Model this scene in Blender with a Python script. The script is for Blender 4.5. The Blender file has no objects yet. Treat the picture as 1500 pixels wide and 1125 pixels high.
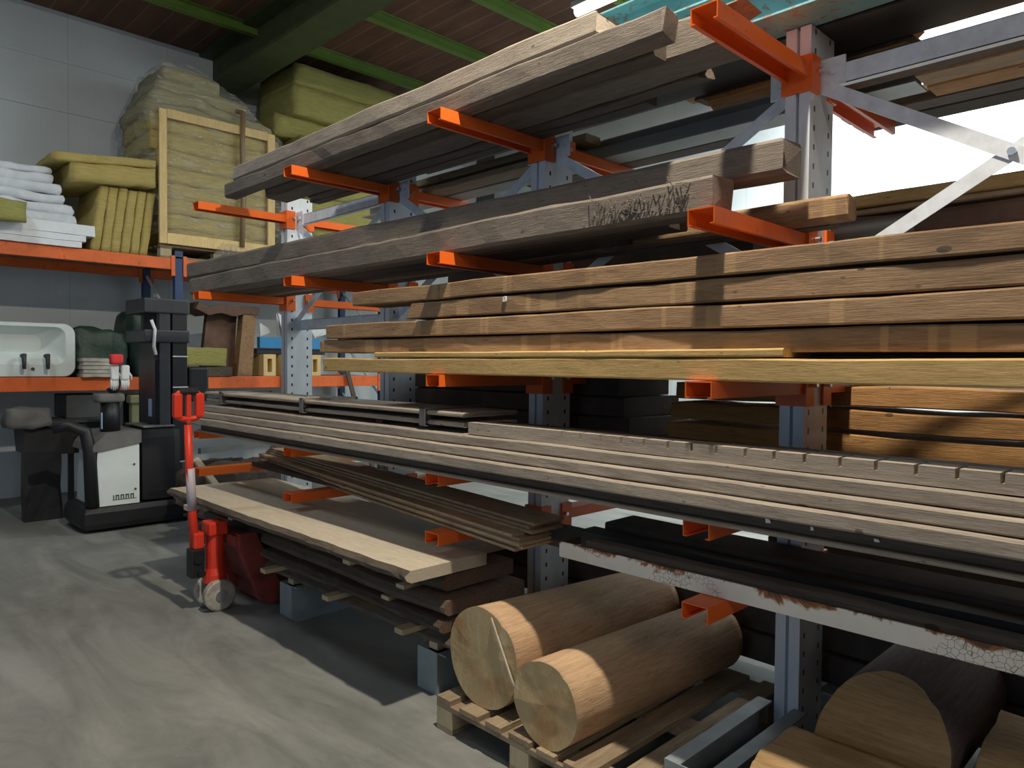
import bpy, bmesh, math, random
from mathutils import Vector, Matrix, noise
R = math.radians
PI = math.pi
sc = bpy.context.scene
COL = sc.collection

# ---------------------------------------------------------------- camera, world, lights, exposure
CAMZ = 1.56
F, YAW, PITCH, ROLL = 1066.56, 0.79252, -0.027438, 0.0085
cd = bpy.data.cameras.new('camera'); cam = bpy.data.objects.new('camera', cd); COL.objects.link(cam)
cd.sensor_fit = 'HORIZONTAL'; cd.sensor_width = 36.0; cd.lens = F / 1500 * 36.0
cd.clip_start = 0.05; cd.clip_end = 100
fw = Vector((math.cos(PITCH)*math.cos(YAW), math.cos(PITCH)*math.sin(YAW), math.sin(PITCH)))
r0 = Vector((math.sin(YAW), -math.cos(YAW), 0)); u0 = r0.cross(fw)
rr = math.cos(ROLL)*r0 + math.sin(ROLL)*u0; uu = -math.sin(ROLL)*r0 + math.cos(ROLL)*u0
M = Matrix.Identity(4)
for i in range(3):
    M[i][0] = rr[i]; M[i][1] = uu[i]; M[i][2] = -fw[i]
M[2][3] = CAMZ
cam.matrix_world = M
sc.camera = cam

w = bpy.data.worlds.new('world'); sc.world = w; w.use_nodes = True
bgn = w.node_tree.nodes['Background']
bgn.inputs[0].default_value = (0.50, 0.62, 0.80, 1); bgn.inputs[1].default_value = 0.035

def area(name, loc, size, power, color, look=None, sizey=None):
    l = bpy.data.lights.new(name, 'AREA'); l.energy = power; l.color = color; l.size = size
    if sizey: l.shape = 'RECTANGLE'; l.size_y = sizey
    o = bpy.data.objects.new(name, l); COL.objects.link(o); o.location = loc
    d = Vector(look) - Vector(loc) if look else Vector((0, 0, -1))
    o.rotation_euler = d.to_track_quat('-Z', 'Y').to_euler()
    return o
area('aisle_lamp', (1.66, 1.15, 5.0), 0.14, 270, (1.0, 0.88, 0.72), (2.2, 2.0, 1.0))
area('aisle_lamp', (0.2, 6.2, 5.2), 0.5, 48, (0.86, 0.95, 1.0), (1.2, 6.6, 0))  # unseen cool fill light, set to brighten the left wall and floor
area('bay_lamp', (5.95, 3.9, 5.2), 0.3, 200, (0.95, 1.0, 0.98), (5.95, 3.9, 0), 2.4)
area('bay_lamp', (7.3, 2.6, 4.55), 0.3, 430, (0.97, 1.0, 0.97), (9.0, 2.0, 2.6), 2.4)
area('entrance_lamp', (-.3, -3.0, 3.6), 1.2, 34, (1.0, 0.92, 0.82), (2.6, 2.0, 1.6))
area('daylight_gate', (-4.0, 2.0, 2.0), 3.5, 60, (0.58, 0.76, 1.0), (2.5, 3.5, 1.3))

sc.view_settings.view_transform = 'Standard'
sc.view_settings.look = 'None'
sc.view_settings.gamma = 1
sc.view_settings.use_curve_mapping = False
sc.view_settings.exposure = -0.35

# ---------------------------------------------------------------- material helpers
class NT:
    def __init__(s, name):
        s.m = bpy.data.materials.new(name); s.m.use_nodes = True
        s.t = s.m.node_tree; s.n = s.t.nodes; s.l = s.t.links
        s.b = s.n['Principled BSDF']; s.b.inputs['Roughness'].default_value = 0.6
    def put(s, sock, v):
        if isinstance(v, bpy.types.NodeSocket): s.l.new(v, sock)
        elif isinstance(v, (tuple, list)) and len(v) == 3 and sock.type == 'RGBA': sock.default_value = (*v, 1)
        else: sock.default_value = v
    def node(s, kind, **kw):
        n = s.n.new(kind)
        for k, v in kw.items(): setattr(n, k, v)
        return n
    def math(s, op, a, b=0.0, c=0.0):
        n = s.node('ShaderNodeMath', operation=op)
        s.put(n.inputs[0], a); s.put(n.inputs[1], b)
        if op in ('MULTIPLY_ADD', 'COMPARE', 'SMOOTH_MIN'): s.put(n.inputs[2], c)
        return n.outputs[0]
    def coord(s, scale=(1, 1, 1), rnd=True, rot=(0, 0, 0)):
        tc = s.node('ShaderNodeTexCoord'); v = tc.outputs['Object']
        if rnd:
            oi = s.node('ShaderNodeObjectInfo'); r = s.math('MULTIPLY', oi.outputs['Random'], 37.0)
            a = s.node('ShaderNodeVectorMath', operation='ADD'); s.l.new(v, a.inputs[0]); s.l.new(r, a.inputs[1]); v = a.outputs[0]
        mp = s.node('ShaderNodeMapping'); s.l.new(v, mp.inputs[0]); mp.inputs['Scale'].default_value = scale; mp.inputs['Rotation'].default_value = rot
        return mp.outputs[0]
    def noise(s, vec, scale=5, detail=4, rough=.55, dist=0):
        n = s.node('ShaderNodeTexNoise'); s.l.new(vec, n.inputs['Vector'])
        n.inputs['Scale'].default_value = scale; n.inputs['Detail'].default_value = detail
        n.inputs['Roughness'].default_value = rough; n.inputs['Distortion'].default_value = dist
        return n.outputs[0]
    def ramp(s, fac, stops):
        n = s.node('ShaderNodeValToRGB'); s.l.new(fac, n.inputs[0]); e = n.color_ramp.elements
        while len(e) < len(stops): e.new(0.5)
        for i, (p, c) in enumerate(stops):
            e[i].position = p; e[i].color = (*c, 1) if len(c) == 3 else c
        return n.outputs[0]
    def mix(s, fac, a, b, mode='MIX'):
        n = s.node('ShaderNodeMix', data_type='RGBA', blend_type=mode)
        s.put(n.inputs[0], fac); s.put(n.inputs[6], a); s.put(n.inputs[7], b)
        return n.outputs[2]
    def bump(s, h, strength=.3, dist=.01):
        n = s.node('ShaderNodeBump'); s.l.new(h, n.inputs['Height']); n.inputs['Strength'].default_value = strength
        n.inputs['Distance'].default_value = dist; s.l.new(n.outputs[0], s.b.inputs['Normal'])
    def col(s, c): s.put(s.b.inputs['Base Color'], c)

def wood(name, base, dark, light, axis='y', rough=.78, spots=.7, bump=.6, patch=.55, bands=None):
    k = NT(name)
    al = {'x': (2.2, 30, 30), 'y': (30, 2.2, 30), 'z': (30, 30, 2.2)}[axis]
    g = k.noise(k.coord(al), 3.2, 8, .62, .15)
    bl = {'x': (.8, 3, 3), 'y': (3, .8, 3), 'z': (3, 3, .8)}[axis]
    p = k.noise(k.coord(bl), 1.6, 5, .6, .3)
    c = k.ramp(g, [(.24, dark), (.5, base), (.80, light)])
    fi = k.noise(k.coord(tuple(x*3 for x in al)), 3, 4, .7); c = k.mix(k.ramp(fi, [(.30, (.75, .75, .75)), (.46, (0, 0, 0))]), c, tuple(x*.55 for x in dark))
    c2 = k.mix(.5, c, k.ramp(p, [(.3, tuple(x*.62 for x in dark)), (.5, base), (.72, tuple(min(1, x*1.15) for x in light))]))
    c3 = k.mix(patch, c, c2)
    kn = {'x': (4.5, 9, 9), 'y': (9, 4.5, 9), 'z': (9, 9, 4.5)}[axis]
    v = k.node('ShaderNodeTexVoronoi'); k.l.new(k.coord(kn), v.inputs['Vector']); v.inputs['Scale'].default_value = 1.0
    v2 = k.node('ShaderNodeTexVoronoi'); k.l.new(k.coord(tuple(x*2.6 for x in kn)), v2.inputs['Vector']); v2.inputs['Scale'].default_value = 1.0
    sp2 = k.math('MULTIPLY', k.math('LESS_THAN', v2.outputs['Distance'], .10), k.math('GREATER_THAN', k.noise(k.coord((3, 3, 3)), 3, 2), .50))
    c3 = k.mix(k.math('MULTIPLY', sp2, spots*.7), c3, tuple(x*.4 for x in dark))
    oi = k.math('LESS_THAN', v.outputs['Distance'], .085)
    vv = k.math('MULTIPLY', oi, k.math('GREATER_THAN', k.noise(k.coord((2, 2, 2)), 2.5, 1), .53))
    c4 = k.mix(k.math('MULTIPLY', vv, spots), c3, tuple(x*.25 for x in dark))
    if bands:
        bn = k.noise(k.coord((.01, 3.2, .01)), 1.0, 3, .8)
        c4 = k.mix(k.ramp(bn, [(.575, (0, 0, 0)), (.59, (.75, .75, .75))]), c4, bands)
        c4 = k.mix(k.ramp(k.noise(k.coord((5, 1.4, 5)), 2, 5), [(.56, (0, 0, 0)), (.66, (.55, .55, .55))]), c4, tuple(x*.8 for x in dark))
    oinf = k.node('ShaderNodeObjectInfo')
    hv = k.node('ShaderNodeHueSaturation'); k.l.new(c4, hv.inputs['Color'])
    k.put(hv.inputs['Value'], k.math('MULTIPLY_ADD', oinf.outputs['Random'], .30, .86))
    k.col(hv.outputs[0]); k.b.inputs['Roughness'].default_value = rough
    f = k.noise(k.coord(tuple(x*2.2 for x in al)), 4, 6, .7)
    k.bump(k.math('ADD', f, k.math('MULTIPLY', g, .6)), bump, .006)
    return k.m

def plain(name, c, rough=.5, metal=0.0, var=.12, bump=0.0, scale=6, wear=None, wearamt=.6):
    k = NT(name)
    n = k.noise(k.coord((1, 1, 1)), scale, 5, .6)
    a = tuple(x*(1-var) for x in c); b = tuple(min(1, x*(1+var)) for x in c)
    cc = k.ramp(n, [(.3, a), (.7, b)])
    if wear:
        cc = k.mix(k.math('GREATER_THAN', k.noise(k.coord((3, 3, 3)), 7, 6, .7), wearamt), cc, wear)
    k.col(cc); k.b.inputs['Roughness'].default_value = rough; k.b.inputs['Metallic'].default_value = metal
    if bump: k.bump(k.noise(k.coord((1, 1, 1)), scale*6, 6, .7), bump, .01)
    return k.m

MT = {}
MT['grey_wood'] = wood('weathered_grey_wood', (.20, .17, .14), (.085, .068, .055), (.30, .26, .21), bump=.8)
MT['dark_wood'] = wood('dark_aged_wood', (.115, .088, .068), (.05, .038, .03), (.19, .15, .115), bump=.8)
MT['brown_wood'] = wood('rough_brown_timber', (.35, .215, .11), (.20, .12, .065), (.50, .34, .185), bump=.9, spots=.95, bands=(.48, .31, .15))
MT['yellow_wood'] = wood('fresh_yellow_timber', (.52, .345, .13), (.38, .235, .08), (.64, .46, .20), bump=.4, patch=.3)
MT['silver_wood'] = wood('silvery_board_wood', (.38, .325, .26), (.23, .19, .15), (.54, .47, .385), bump=.5)
MT['thin_wood'] = wood('thin_board_wood', (.44, .31, .18), (.22, .15, .09), (.62, .48, .30), bump=.6)
MT['slab_wood'] = wood('pale_slab_wood', (.56, .50, .39), (.45, .39, .29), (.66, .60, .48), bump=.3, spots=.3, patch=.35)
MT['bark'] = wood('rough_bark_edge', (.11, .088, .065), (.04, .032, .025), (.20, .165, .12), bump=1.0)
MT['slab_dark'] = wood('dark_slab_wood', (.21, .125, .08), (.09, .055, .036), (.34, .21, .135), bump=.9)
MT['stick'] = wood('spacer_stick_wood', (.55, .46, .31), (.42, .34, .22), (.66, .57, .41), axis='x', bump=.3, spots=.1)
MT['orange_wood'] = wood('reddish_pine_timber', (.50, .26, .085), (.26, .12, .04), (.68, .40, .16), bump=.9)
MT['pallet_x'] = wood('pallet_board_wood', (.34, .26, .165), (.20, .145, .09), (.50, .40, .27), axis='x', bump=.5)
MT['pallet_y'] = wood('pallet_cross_board_wood', (.28, .21, .135), (.15, .11, .07), (.42, .33, .22), bump=.5)
MT['block'] = wood('pallet_block_wood', (.50, .42, .27), (.38, .31, .19), (.60, .52, .36), axis='z', bump=.3)
MT['log'] = wood('peeled_log_wood', (.50, .325, .185), (.31, .19, .10), (.64, .45, .28), axis='x', bump=.5, spots=.4)
MT['log_y'] = wood('split_log_wood', (.46, .29, .13), (.27, .16, .07), (.60, .42, .22), bump=.7, spots=.4)
MT['log_dark'] = wood('dark_log_surface', (.16, .125, .12), (.08, .06, .055), (.25, .20, .185), axis='x', bump=.4, spots=.2)
MT['crate'] = wood('crate_pine', (.72, .53, .24), (.58, .41, .17), (.82, .64, .34), axis='z', bump=.2, spots=.4)
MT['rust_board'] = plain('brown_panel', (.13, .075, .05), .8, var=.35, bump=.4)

def log_end():
    k = NT('log_end_grain')
    tc = k.coord((1, 1, 1), rnd=False)
    sp = k.node('ShaderNodeSeparateXYZ'); k.l.new(tc, sp.inputs[0])
    n = k.noise(tc, 7, 4, .6)
    y = k.math('ADD', sp.outputs[1], k.math('MULTIPLY', n, .05)); z = k.math('SUBTRACT', sp.outputs[2], .18)
    r = k.math('SQRT', k.math('ADD', k.math('MULTIPLY', y, y), k.math('MULTIPLY', z, z)))
    s_ = k.math('SINE', k.math('MULTIPLY', k.math('ADD', r, k.math('MULTIPLY', n, .03)), 620))
    c = k.mix(k.math('MULTIPLY_ADD', s_, .05, .22), (.56, .42, .22), (.36, .25, .12))
    c = k.mix(k.ramp(k.noise(k.coord((1, 1, 1)), 5, 3), [(.5, (0, 0, 0)), (.68, (1, 1, 1))]), c, (.42, .24, .10))
    c = k.mix(k.ramp(k.noise(k.coord((1, 2.2, .8)), 9, 5), [(.55, (0, 0, 0)), (.75, (.7, .7, .7))]), c, (.66, .58, .38))
    k.col(c); k.b.inputs['Roughness'].default_value = .75
    k.bump(k.noise(k.coord((1, 3, 1)), 30, 5), .4, .005)
    return k.m
MT['log_end'] = log_end()

MT['orange'] = plain('orange_paint', (.86, .155, .018), .38, var=.06, wear=(.62, .11, .02), wearamt=.66)
MT['orange_dull'] = plain('orange_beam_paint', (.80, .155, .03), .5, var=.12, wear=(.45, .10, .03), wearamt=.62)
MT['galv'] = plain('galvanized_steel', (.74, .81, .88), .42, metal=.1, var=.14, scale=14)
MT['galv_dark'] = plain('dull_galvanized_steel', (.30, .35, .37), .5, metal=.1, var=.15, scale=9)
MT['bolt'] = plain('bolt_steel', (.75, .76, .78), .3, metal=.9)
MT['blue'] = plain('dark_blue_paint', (.03, .06, .16), .5, var=.1)
MT['brightblue'] = plain('bright_blue_paint', (.03, .24, .52), .5, var=.1)
MT['teal'] = plain('teal_paint_on_steel', (.17, .40, .45), .55, var=.14, bump=.2, wear=(.24, .22, .21), wearamt=.57)
MT['black'] = plain('black_plastic', (.012, .013, .016), .5, var=.2)
MT['mast'] = plain('dark_mast_paint', (.035, .04, .05), .45, var=.2)
MT['darkgrey'] = plain('dark_grey_plastic', (.06, .065, .07), .6, var=.15)
MT['rubbergrey'] = plain('dusty_grey_plastic', (.14, .14, .135), .7, var=.2)
MT['red'] = plain('red_paint', (.70, .045, .02), .42, var=.12, wear=(.30, .05, .04), wearamt=.64)
MT['red_dark'] = plain('worn_dark_red_paint', (.24, .045, .035), .6, var=.3, wear=(.12, .06, .05), wearamt=.62)
MT['lilac'] = plain('pale_scratched_paint', (.48, .45, .50), .5, var=.1)
MT['wheel'] = plain('nylon_wheel', (.36, .34, .30), .6, var=.3, scale=25)
MT['ceramic'] = plain('white_ceramic', (.74, .82, .80), .18, var=.04)
MT['whitefoam'] = plain('white_foam', (.82, .86, .90), .8, var=.04, bump=.2, scale=20)
MT['fleece'] = plain('white_fleece', (.66, .70, .75), .95, var=.10, bump=.4, scale=10)
MT['steel'] = plain('bare_grey_steel_profile', (.30, .32, .31), .5, metal=.4, var=.12)
MT['blacksteel'] = plain('dark_steel_profile', (.045, .045, .042), .55, metal=.2, var=.25)
MT['gap_dark'] = plain('dark_board_and_shade_fill', (.07, .05, .038), .85, var=.3)
MT['paper_white'] = plain('white_paper', (.80, .80, .80), .8)
MT['paper'] = plain('bundled_grey_paper', (.52, .50, .43), .85, var=.2, scale=14)
MT['darkgreen'] = plain('dark_green_bag', (.02, .045, .03), .45, var=.4, bump=.6, scale=5)
MT['glove'] = plain('white_glove_cloth', (.72, .75, .76), .8, var=.08)
MT['redcloth'] = plain('red_cloth', (.65, .04, .04), .8)
MT['tape'] = plain('brown_packing_strap', (.26, .18, .10), .45)
MT['skyblue'] = plain('pale_blue_sticker', (.45, .62, .85), .5)
MT['olive'] = plain('olive_painted_metal', (.30, .30, .15), .7)
MT['white_plastic'] = plain('white_sheeting', (.70, .72, .72), .4, var=.08)

def wool(name, a, b):
    k = NT(name)
    n = k.noise(k.coord((3, 3, 22)), 2.5, 7, .7); m = k.noise(k.coord((1, 1, 1)), 3, 4)
    c = k.ramp(n, [(.3, a), (.65, b)]); c = k.mix(k.math('MULTIPLY', m, .5), c, tuple(x*.8 for x in a))
    k.col(c); k.b.inputs['Roughness'].default_value = .95
    k.bump(k.noise(k.coord((5, 5, 14)), 9, 8, .75), .9, .03)
    return k.m
MT['wool'] = wool('yellow_mineral_wool', (.66, .51, .14), (.88, .72, .28))
MT['wool_green'] = wool('green_yellow_mineral_wool', (.44, .42, .12), (.66, .62, .22))
MT['wool_dull'] = wool('dull_wrapped_mineral_wool', (.45, .40, .19), (.68, .61, .32))

def wrapmat():
    k = NT('clear_stretch_wrap')
    k.b.inputs['Base Color'].default_value = (.85, .86, .80, 1); k.b.inputs['Roughness'].default_value = .12
    n = k.noise(k.coord((1.2, 2, 7), rot=(0, .35, 0)), 3.2, 6, .6, 1.2)
    k.put(k.b.inputs['Alpha'], k.ramp(n, [(.35, (.08, .08, .08)), (.55, (.22, .22, .22)), (.72, (.55, .55, .55))]))
    k.bump(n, 1.0, .08)
    return k.m
MT['wrap'] = wrapmat()

def peeling():
    k = NT('peeling_white_paint')
    v = k.coord((1, 1, 1), rnd=False)
    sp = k.node('ShaderNodeSeparateXYZ'); k.l.new(v, sp.inputs[0])
    n = k.math('ADD', k.noise(v, 4.6, 7, .68, .6), k.math('MULTIPLY', k.math('SUBTRACT', sp.outputs[2], .034), 3.2))
    vo = k.node('ShaderNodeTexVoronoi', feature='DISTANCE_TO_EDGE'); k.l.new(v, vo.inputs['Vector']); vo.inputs['Scale'].default_value = 55
    cr = k.math('LESS_THAN', vo.outputs['Distance'], .035)
    m2 = k.math('GREATER_THAN', k.noise(v, 2.2, 2), .50)
    c = k.ramp(n, [(.25, (.78, .74, .62)), (.5, (.88, .84, .74))])
    c = k.mix(k.math('MULTIPLY', k.math('MULTIPLY', cr, m2), .75), c, (.16, .10, .05))
    rust = k.ramp(n, [(.555, (0, 0, 0)), (.60, (1, 1, 1))])
    c = k.mix(rust, c, (.33, .12, .035))
    deep = k.ramp(n, [(.62, (0, 0, 0)), (.645, (1, 1, 1))])
    c = k.mix(deep, c, (.11, .065, .035))
    k.col(c); k.b.inputs['Roughness'].default_value = .7
    k.bump(n, .4, .01)
    return k.m
MT['peel'] = peeling()

def slotted():
    k = NT('slotted_galvanized_column')
    tc = k.coord((1, 1, 1), rnd=False)
    sp = k.node('ShaderNodeSeparateXYZ'); k.l.new(tc, sp.inputs[0])
    fz = k.math('ABSOLUTE', k.math('SUBTRACT', k.math('FRACT', k.math('DIVIDE', sp.outputs[2], .0745)), .5))
    hz = k.math('LESS_THAN', fz, .15)
    hx = k.math('LESS_THAN', k.math('ABSOLUTE', k.math('SUBTRACT', k.math('ABSOLUTE', sp.outputs[0]), .068)), .0065)
    ge = k.node('ShaderNodeNewGeometry'); sn = k.node('ShaderNodeSeparateXYZ'); k.l.new(ge.outputs['Normal'], sn.inputs[0])
    side = k.math('GREATER_THAN', k.math('ABSOLUTE', sn.outputs[1]), .8)
    h = k.math('MULTIPLY', k.math('MULTIPLY', hz, hx), side)
    n = k.noise(k.coord((1, 1, .35)), 13, 5)
    c = k.ramp(n, [(.3, (.66, .72, .78)), (.7, (.80, .86, .92))])
    k.col(k.mix(h, c, (.012, .012, .015)))
    k.b.inputs['Roughness'].default_value = .38
    k.put(k.b.inputs['Metallic'], k.math('MULTIPLY', k.math('SUBTRACT', 1.0, h), .12))
    return k.m
MT['column'] = slotted()

def floor_mat():
    k = NT('concrete_floor')
    v = k.coord((1, 1, 1), rnd=False)
    a = k.noise(v, .9, 6, .6, .3); b = k.noise(k.coord((1, .25, 1), rnd=False, rot=(0, 0, .5)), 3.0, 7, .7, .8); c_ = k.noise(v, 24, 6, .7)
    c = k.ramp(a, [(.3, (.185, .20, .19)), (.7, (.285, .293, .272))])
    c = k.mix(.5, c, k.ramp(b, [(.38, (.12, .132, .128)), (.64, (.36, .366, .345))]))
    c = k.mix(k.ramp(k.noise(v, 2.3, 6, .7, .5), [(.52, (0, 0, 0)), (.68, (.32, .32, .32))]), c, (.11, .12, .115))
    c = k.mix(k.math('MULTIPLY', c_, .25), c, (.19, .19, .18))
    sp = k.math('GREATER_THAN', k.noise(v, 42, 3, .5), .745)
    c = k.mix(k.math('MULTIPLY', sp, .5), c, (.55, .55, .53))
    k.col(c); k.put(k.b.inputs['Roughness'], k.ramp(b, [(.3, (.42, .42, .42)), (.7, (.7, .7, .7))]))
    k.bump(c_, .12, .01)
    return k.m
def wall_mat():
    k = NT('white_wall_panels')
    v = k.coord((1, 1, 1), rnd=False)
    sp = k.node('ShaderNodeSeparateXYZ'); k.l.new(v, sp.inputs[0])
    s = k.math('ADD', sp.outputs[0], sp.outputs[1])
    se = k.math('LESS_THAN', k.math('FRACT', k.math('DIVIDE', s, 1.12)), .008)
    rib = k.math('LESS_THAN', k.math('FRACT', k.math('DIVIDE', s, .07)), .12)
    c = k.ramp(k.noise(v, .8, 4), [(.3, (.50, .56, .60)), (.7, (.60, .66, .69))])
    c = k.mix(k.math('MULTIPLY', rib, .05), c, (.3, .33, .35)); c = k.mix(k.math('MULTIPLY', se, .5), c, (.35, .38, .4))
    k.col(c); k.b.inputs['Roughness'].default_value = .55
    return k.m
def ceil_mat():
    k = NT('brown_ceiling_boards')
    v = k.coord((1, 1, 1), rnd=False)
    sp = k.node('ShaderNodeSeparateXYZ'); k.l.new(v, sp.inputs[0])
    u = k.math('DIVIDE', sp.outputs[0], .26)
    se = k.math('LESS_THAN', k.math('FRACT', u), .05)
    ci = k.noise(k.coord((1, .15, 1), rnd=False), 5, 4)
    c = k.ramp(ci, [(.3, (.085, .038, .024)), (.7, (.17, .08, .046))])
    ys = k.math('LESS_THAN', k.math('FRACT', k.math('DIVIDE', sp.outputs[1], 1.05)), .012)
    c = k.mix(k.math('MULTIPLY', k.math('MAXIMUM', se, k.math('MULTIPLY', ys, .25)), .45), c, (.30, .24, .19))
    k.col(c); k.b.inputs['Roughness'].default_value = .85
    return k.m
MT['floor'] = floor_mat(); MT['wall'] = wall_mat(); MT['ceiling'] = ceil_mat()
MT['green'] = plain('green_painted_steel', (.11, .19, .03), .5, var=.12)
MT['green_dark'] = plain('dark_green_girder_paint', (.055, .075, .03), .6, var=.2)
k = NT('lamp_tube_glow'); k.b.inputs['Emission Color'].default_value = (.97, 1, .93, 1); k.b.inputs['Emission Strength'].default_value = 14; MT['glow'] = k.m

# ---------------------------------------------------------------- mesh helpers (all in world metres)
class MB:
    def __init__(s): s.v = []; s.f = []; s.mi = []
    def add(s, vs, fs, mi=0):
        b = len(s.v); s.v += [Vector(p) for p in vs]; s.f += [tuple(b+i for i in f) for f in fs]
        s.mi += [mi]*len(fs) if isinstance(mi, int) else mi
        return s
    def box(s, x0, x1, y0, y1, z0, z1, ch=0.0, mi=0):
        if ch <= 0:
            vs = [(x, y, z) for x in (x0, x1) for y in (y0, y1) for z in (z0, z1)]
            fs = [(0, 1, 3, 2), (4, 6, 7, 5), (0, 4, 5, 1), (2, 3, 7, 6), (0, 2, 6, 4), (1, 5, 7, 3)]
            return s.add(vs, fs, mi)
        bm = bmesh.new(); bmesh.ops.create_cube(bm, size=1)
        for v in bm.verts:
            v.co = Vector(((x0+x1)/2+v.co.x*(x1-x0), (y0+y1)/2+v.co.y*(y1-y0), (z0+z1)/2+v.co.z*(z1-z0)))
        bmesh.ops.bevel(bm, geom=bm.edges[:], offset=ch, segments=2, affect='EDGES', profile=.6)
        return s.bm(bm, mi)
    def bm(s, bm, mi=0):
        bm.verts.index_update()
        s.add([v.co.copy() for v in bm.verts], [[v.index for v in f.verts] for f in bm.faces], mi); bm.free(); return s
    def tube(s, pts, r, n=10, mi=0, caps=True):
        pts = [Vector(p) for p in pts]; rs = r if isinstance(r, (list, tuple)) else [r]*len(pts)
        vs = []; fs = []
        prev = None
        for i, p in enumerate(pts):
            d = (pts[min(i+1, len(pts)-1)] - pts[max(i-1, 0)]).normalized()
            if prev is None: a = d.orthogonal().normalized()
            else:
                a = prev - d*prev.dot(d); a.normalize()
            prev = a; b = d.cross(a)
            for j in range(n):
                t = 2*PI*j/n; vs.append(p + rs[i]*(math.cos(t)*a + math.sin(t)*b))
        for i in range(len(pts)-1):
            for j in range(n):
                fs.append((i*n+j, i*n+(j+1) % n, (i+1)*n+(j+1) % n, (i+1)*n+j))
        if caps: fs.append(tuple(range(n))[::-1]); fs.append(tuple((len(pts)-1)*n+j for j in range(n)))
        return s.add(vs, fs, mi)
    def bar(s, a, b, w_, t_, side=(0, 0, 1), mi=0):
        a = Vector(a); b = Vector(b); d = (b-a).normalized(); sv = Vector(side); n = d.cross(sv).normalized(); u = n.cross(d).normalized()
        vs = []
        for p in (a, b):
            for i, j in ((-1, -1), (1, -1), (1, 1), (-1, 1)): vs.append(p + u*w_/2*i + n*t_/2*j)
        return s.add(vs, [(0, 3, 2, 1), (4, 5, 6, 7), (0, 1, 5, 4), (1, 2, 6, 5), (2, 3, 7, 6), (3, 0, 4, 7)], mi)
    def prism(s, poly, axis, a, b, mi=0):
        """poly 2-D points; axis 'x' -> (y,z), 'y' -> (x,z), 'z' -> (x,y)"""
        def P(p, t): return {'x': (t, p[0], p[1]), 'y': (p[0], t, p[1]), 'z': (p[0], p[1], t)}[axis]
        n = len(poly); vs = [P(p, a) for p in poly] + [P(p, b) for p in poly]
        fs = [(i, (i+1) % n, n+(i+1) % n, n+i) for i in range(n)] + [tuple(range(n))[::-1], tuple(range(n, 2*n))]
        return s.add(vs, fs, mi)
    def xf(s, mat, start=0):
        for i in range(start, len(s.v)): s.v[i] = mat @ s.v[i]
        return s
    def fuzz(s, lo, hi, n, amp, fr=6.0, seed=0, mi=0, rnd=0.0):
        """a box with softly uneven faces"""
        idx = {}; vs = []; fs = []
        lo = Vector(lo); hi = Vector(hi); sz = hi-lo
        def vid(i, j, k_):
            key = (i, j, k_)
            if key not in idx:
                u = Vector((i/n[0], j/n[1], k_/n[2]))
                c = u - Vector((.5, .5, .5))
                if rnd:
                    q = Vector((c.x*2, c.y*2, c.z*2)); m = max(abs(q.x), abs(q.y), abs(q.z))
                    l = (abs(q.x)**6+abs(q.y)**6+abs(q.z)**6)**(1/6)
                    c = c*(1-rnd) + c*(m/l)*rnd
                p = lo + Vector(((c.x+.5)*sz.x, (c.y+.5)*sz.y, (c.z+.5)*sz.z))
                q = p*fr + Vector((seed*7.3, seed*3.1, seed*1.7))
                p = p + noise.noise_vector(q)*amp + noise.noise_vector(q*3)*amp*.4
                idx[key] = len(vs); vs.append(p)
            return idx[key]
        a, b, c = n
        for i in range(a):
            for j in range(b):
                for kk, fl in ((0, 1), (c, 0)):
                    q = (vid(i, j, kk), vid(i+1, j, kk), vid(i+1, j+1, kk), vid(i, j+1, kk)); fs.append(q[::-1] if fl else q)
        for i in range(a):
            for j in range(c):
                for kk, fl in ((0, 0), (b, 1)):
                    q = (vid(i, kk, j), vid(i+1, kk, j), vid(i+1, kk, j+1), vid(i, kk, j+1)); fs.append(q[::-1] if fl else q)
        for i in range(b):
            for j in range(c):
                for kk, fl in ((0, 1), (a, 0)):
                    q = (vid(kk, i, j), vid(kk, i+1, j), vid(kk, i+1, j+1), vid(kk, i, j+1)); fs.append(q[::-1] if fl else q)
        return s.add(vs, fs, mi)

ORG = {}
def obj(name, mb, mat, parent=None, label=None, smooth=False, org=None):
    vs = mb.v
    lo = Vector((min(v.x for v in vs), min(v.y for v in vs), min(v.z for v in vs))); hi = Vector((max(v.x for v in vs), max(v.y for v in vs), max(v.z for v in vs)))
    o0 = Vector(org) if org else Vector(((lo.x+hi.x)/2, (lo.y+hi.y)/2, lo.z))
    me = bpy.data.meshes.new(name); me.from_pydata([v-o0 for v in vs], [], mb.f)
    for mm in (mat if isinstance(mat, (list, tuple)) else [mat]): me.materials.append(MT[mm])
    if any(mb.mi): me.polygons.foreach_set('material_index', mb.mi)
    if smooth:
        me.polygons.foreach_set('use_smooth', [True]*len(me.polygons))
    me.update()
    o = bpy.data.objects.new(name, me); COL.objects.link(o)
    ORG[o.name] = o0
    if parent: o.parent = parent; o.location = o0 - ORG[parent.name]
    else: o.location = o0
    if label: o['label'] = label
    return o
def tag(o, label, cat, group=None):
    o['label'] = label; o['category'] = cat
    if group: o['group'] = group
    return o
def thing(name, loc, label, cat, group=None):
    o = bpy.data.objects.new(name, None); COL.objects.link(o); o.location = loc; o.empty_display_size = .1
    ORG[o.name] = Vector(loc)
    return tag(o, label, cat, group)
def struct(name, mb, mat):
    o = obj(name, mb, mat); o['kind'] = 'structure'; return o

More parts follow.
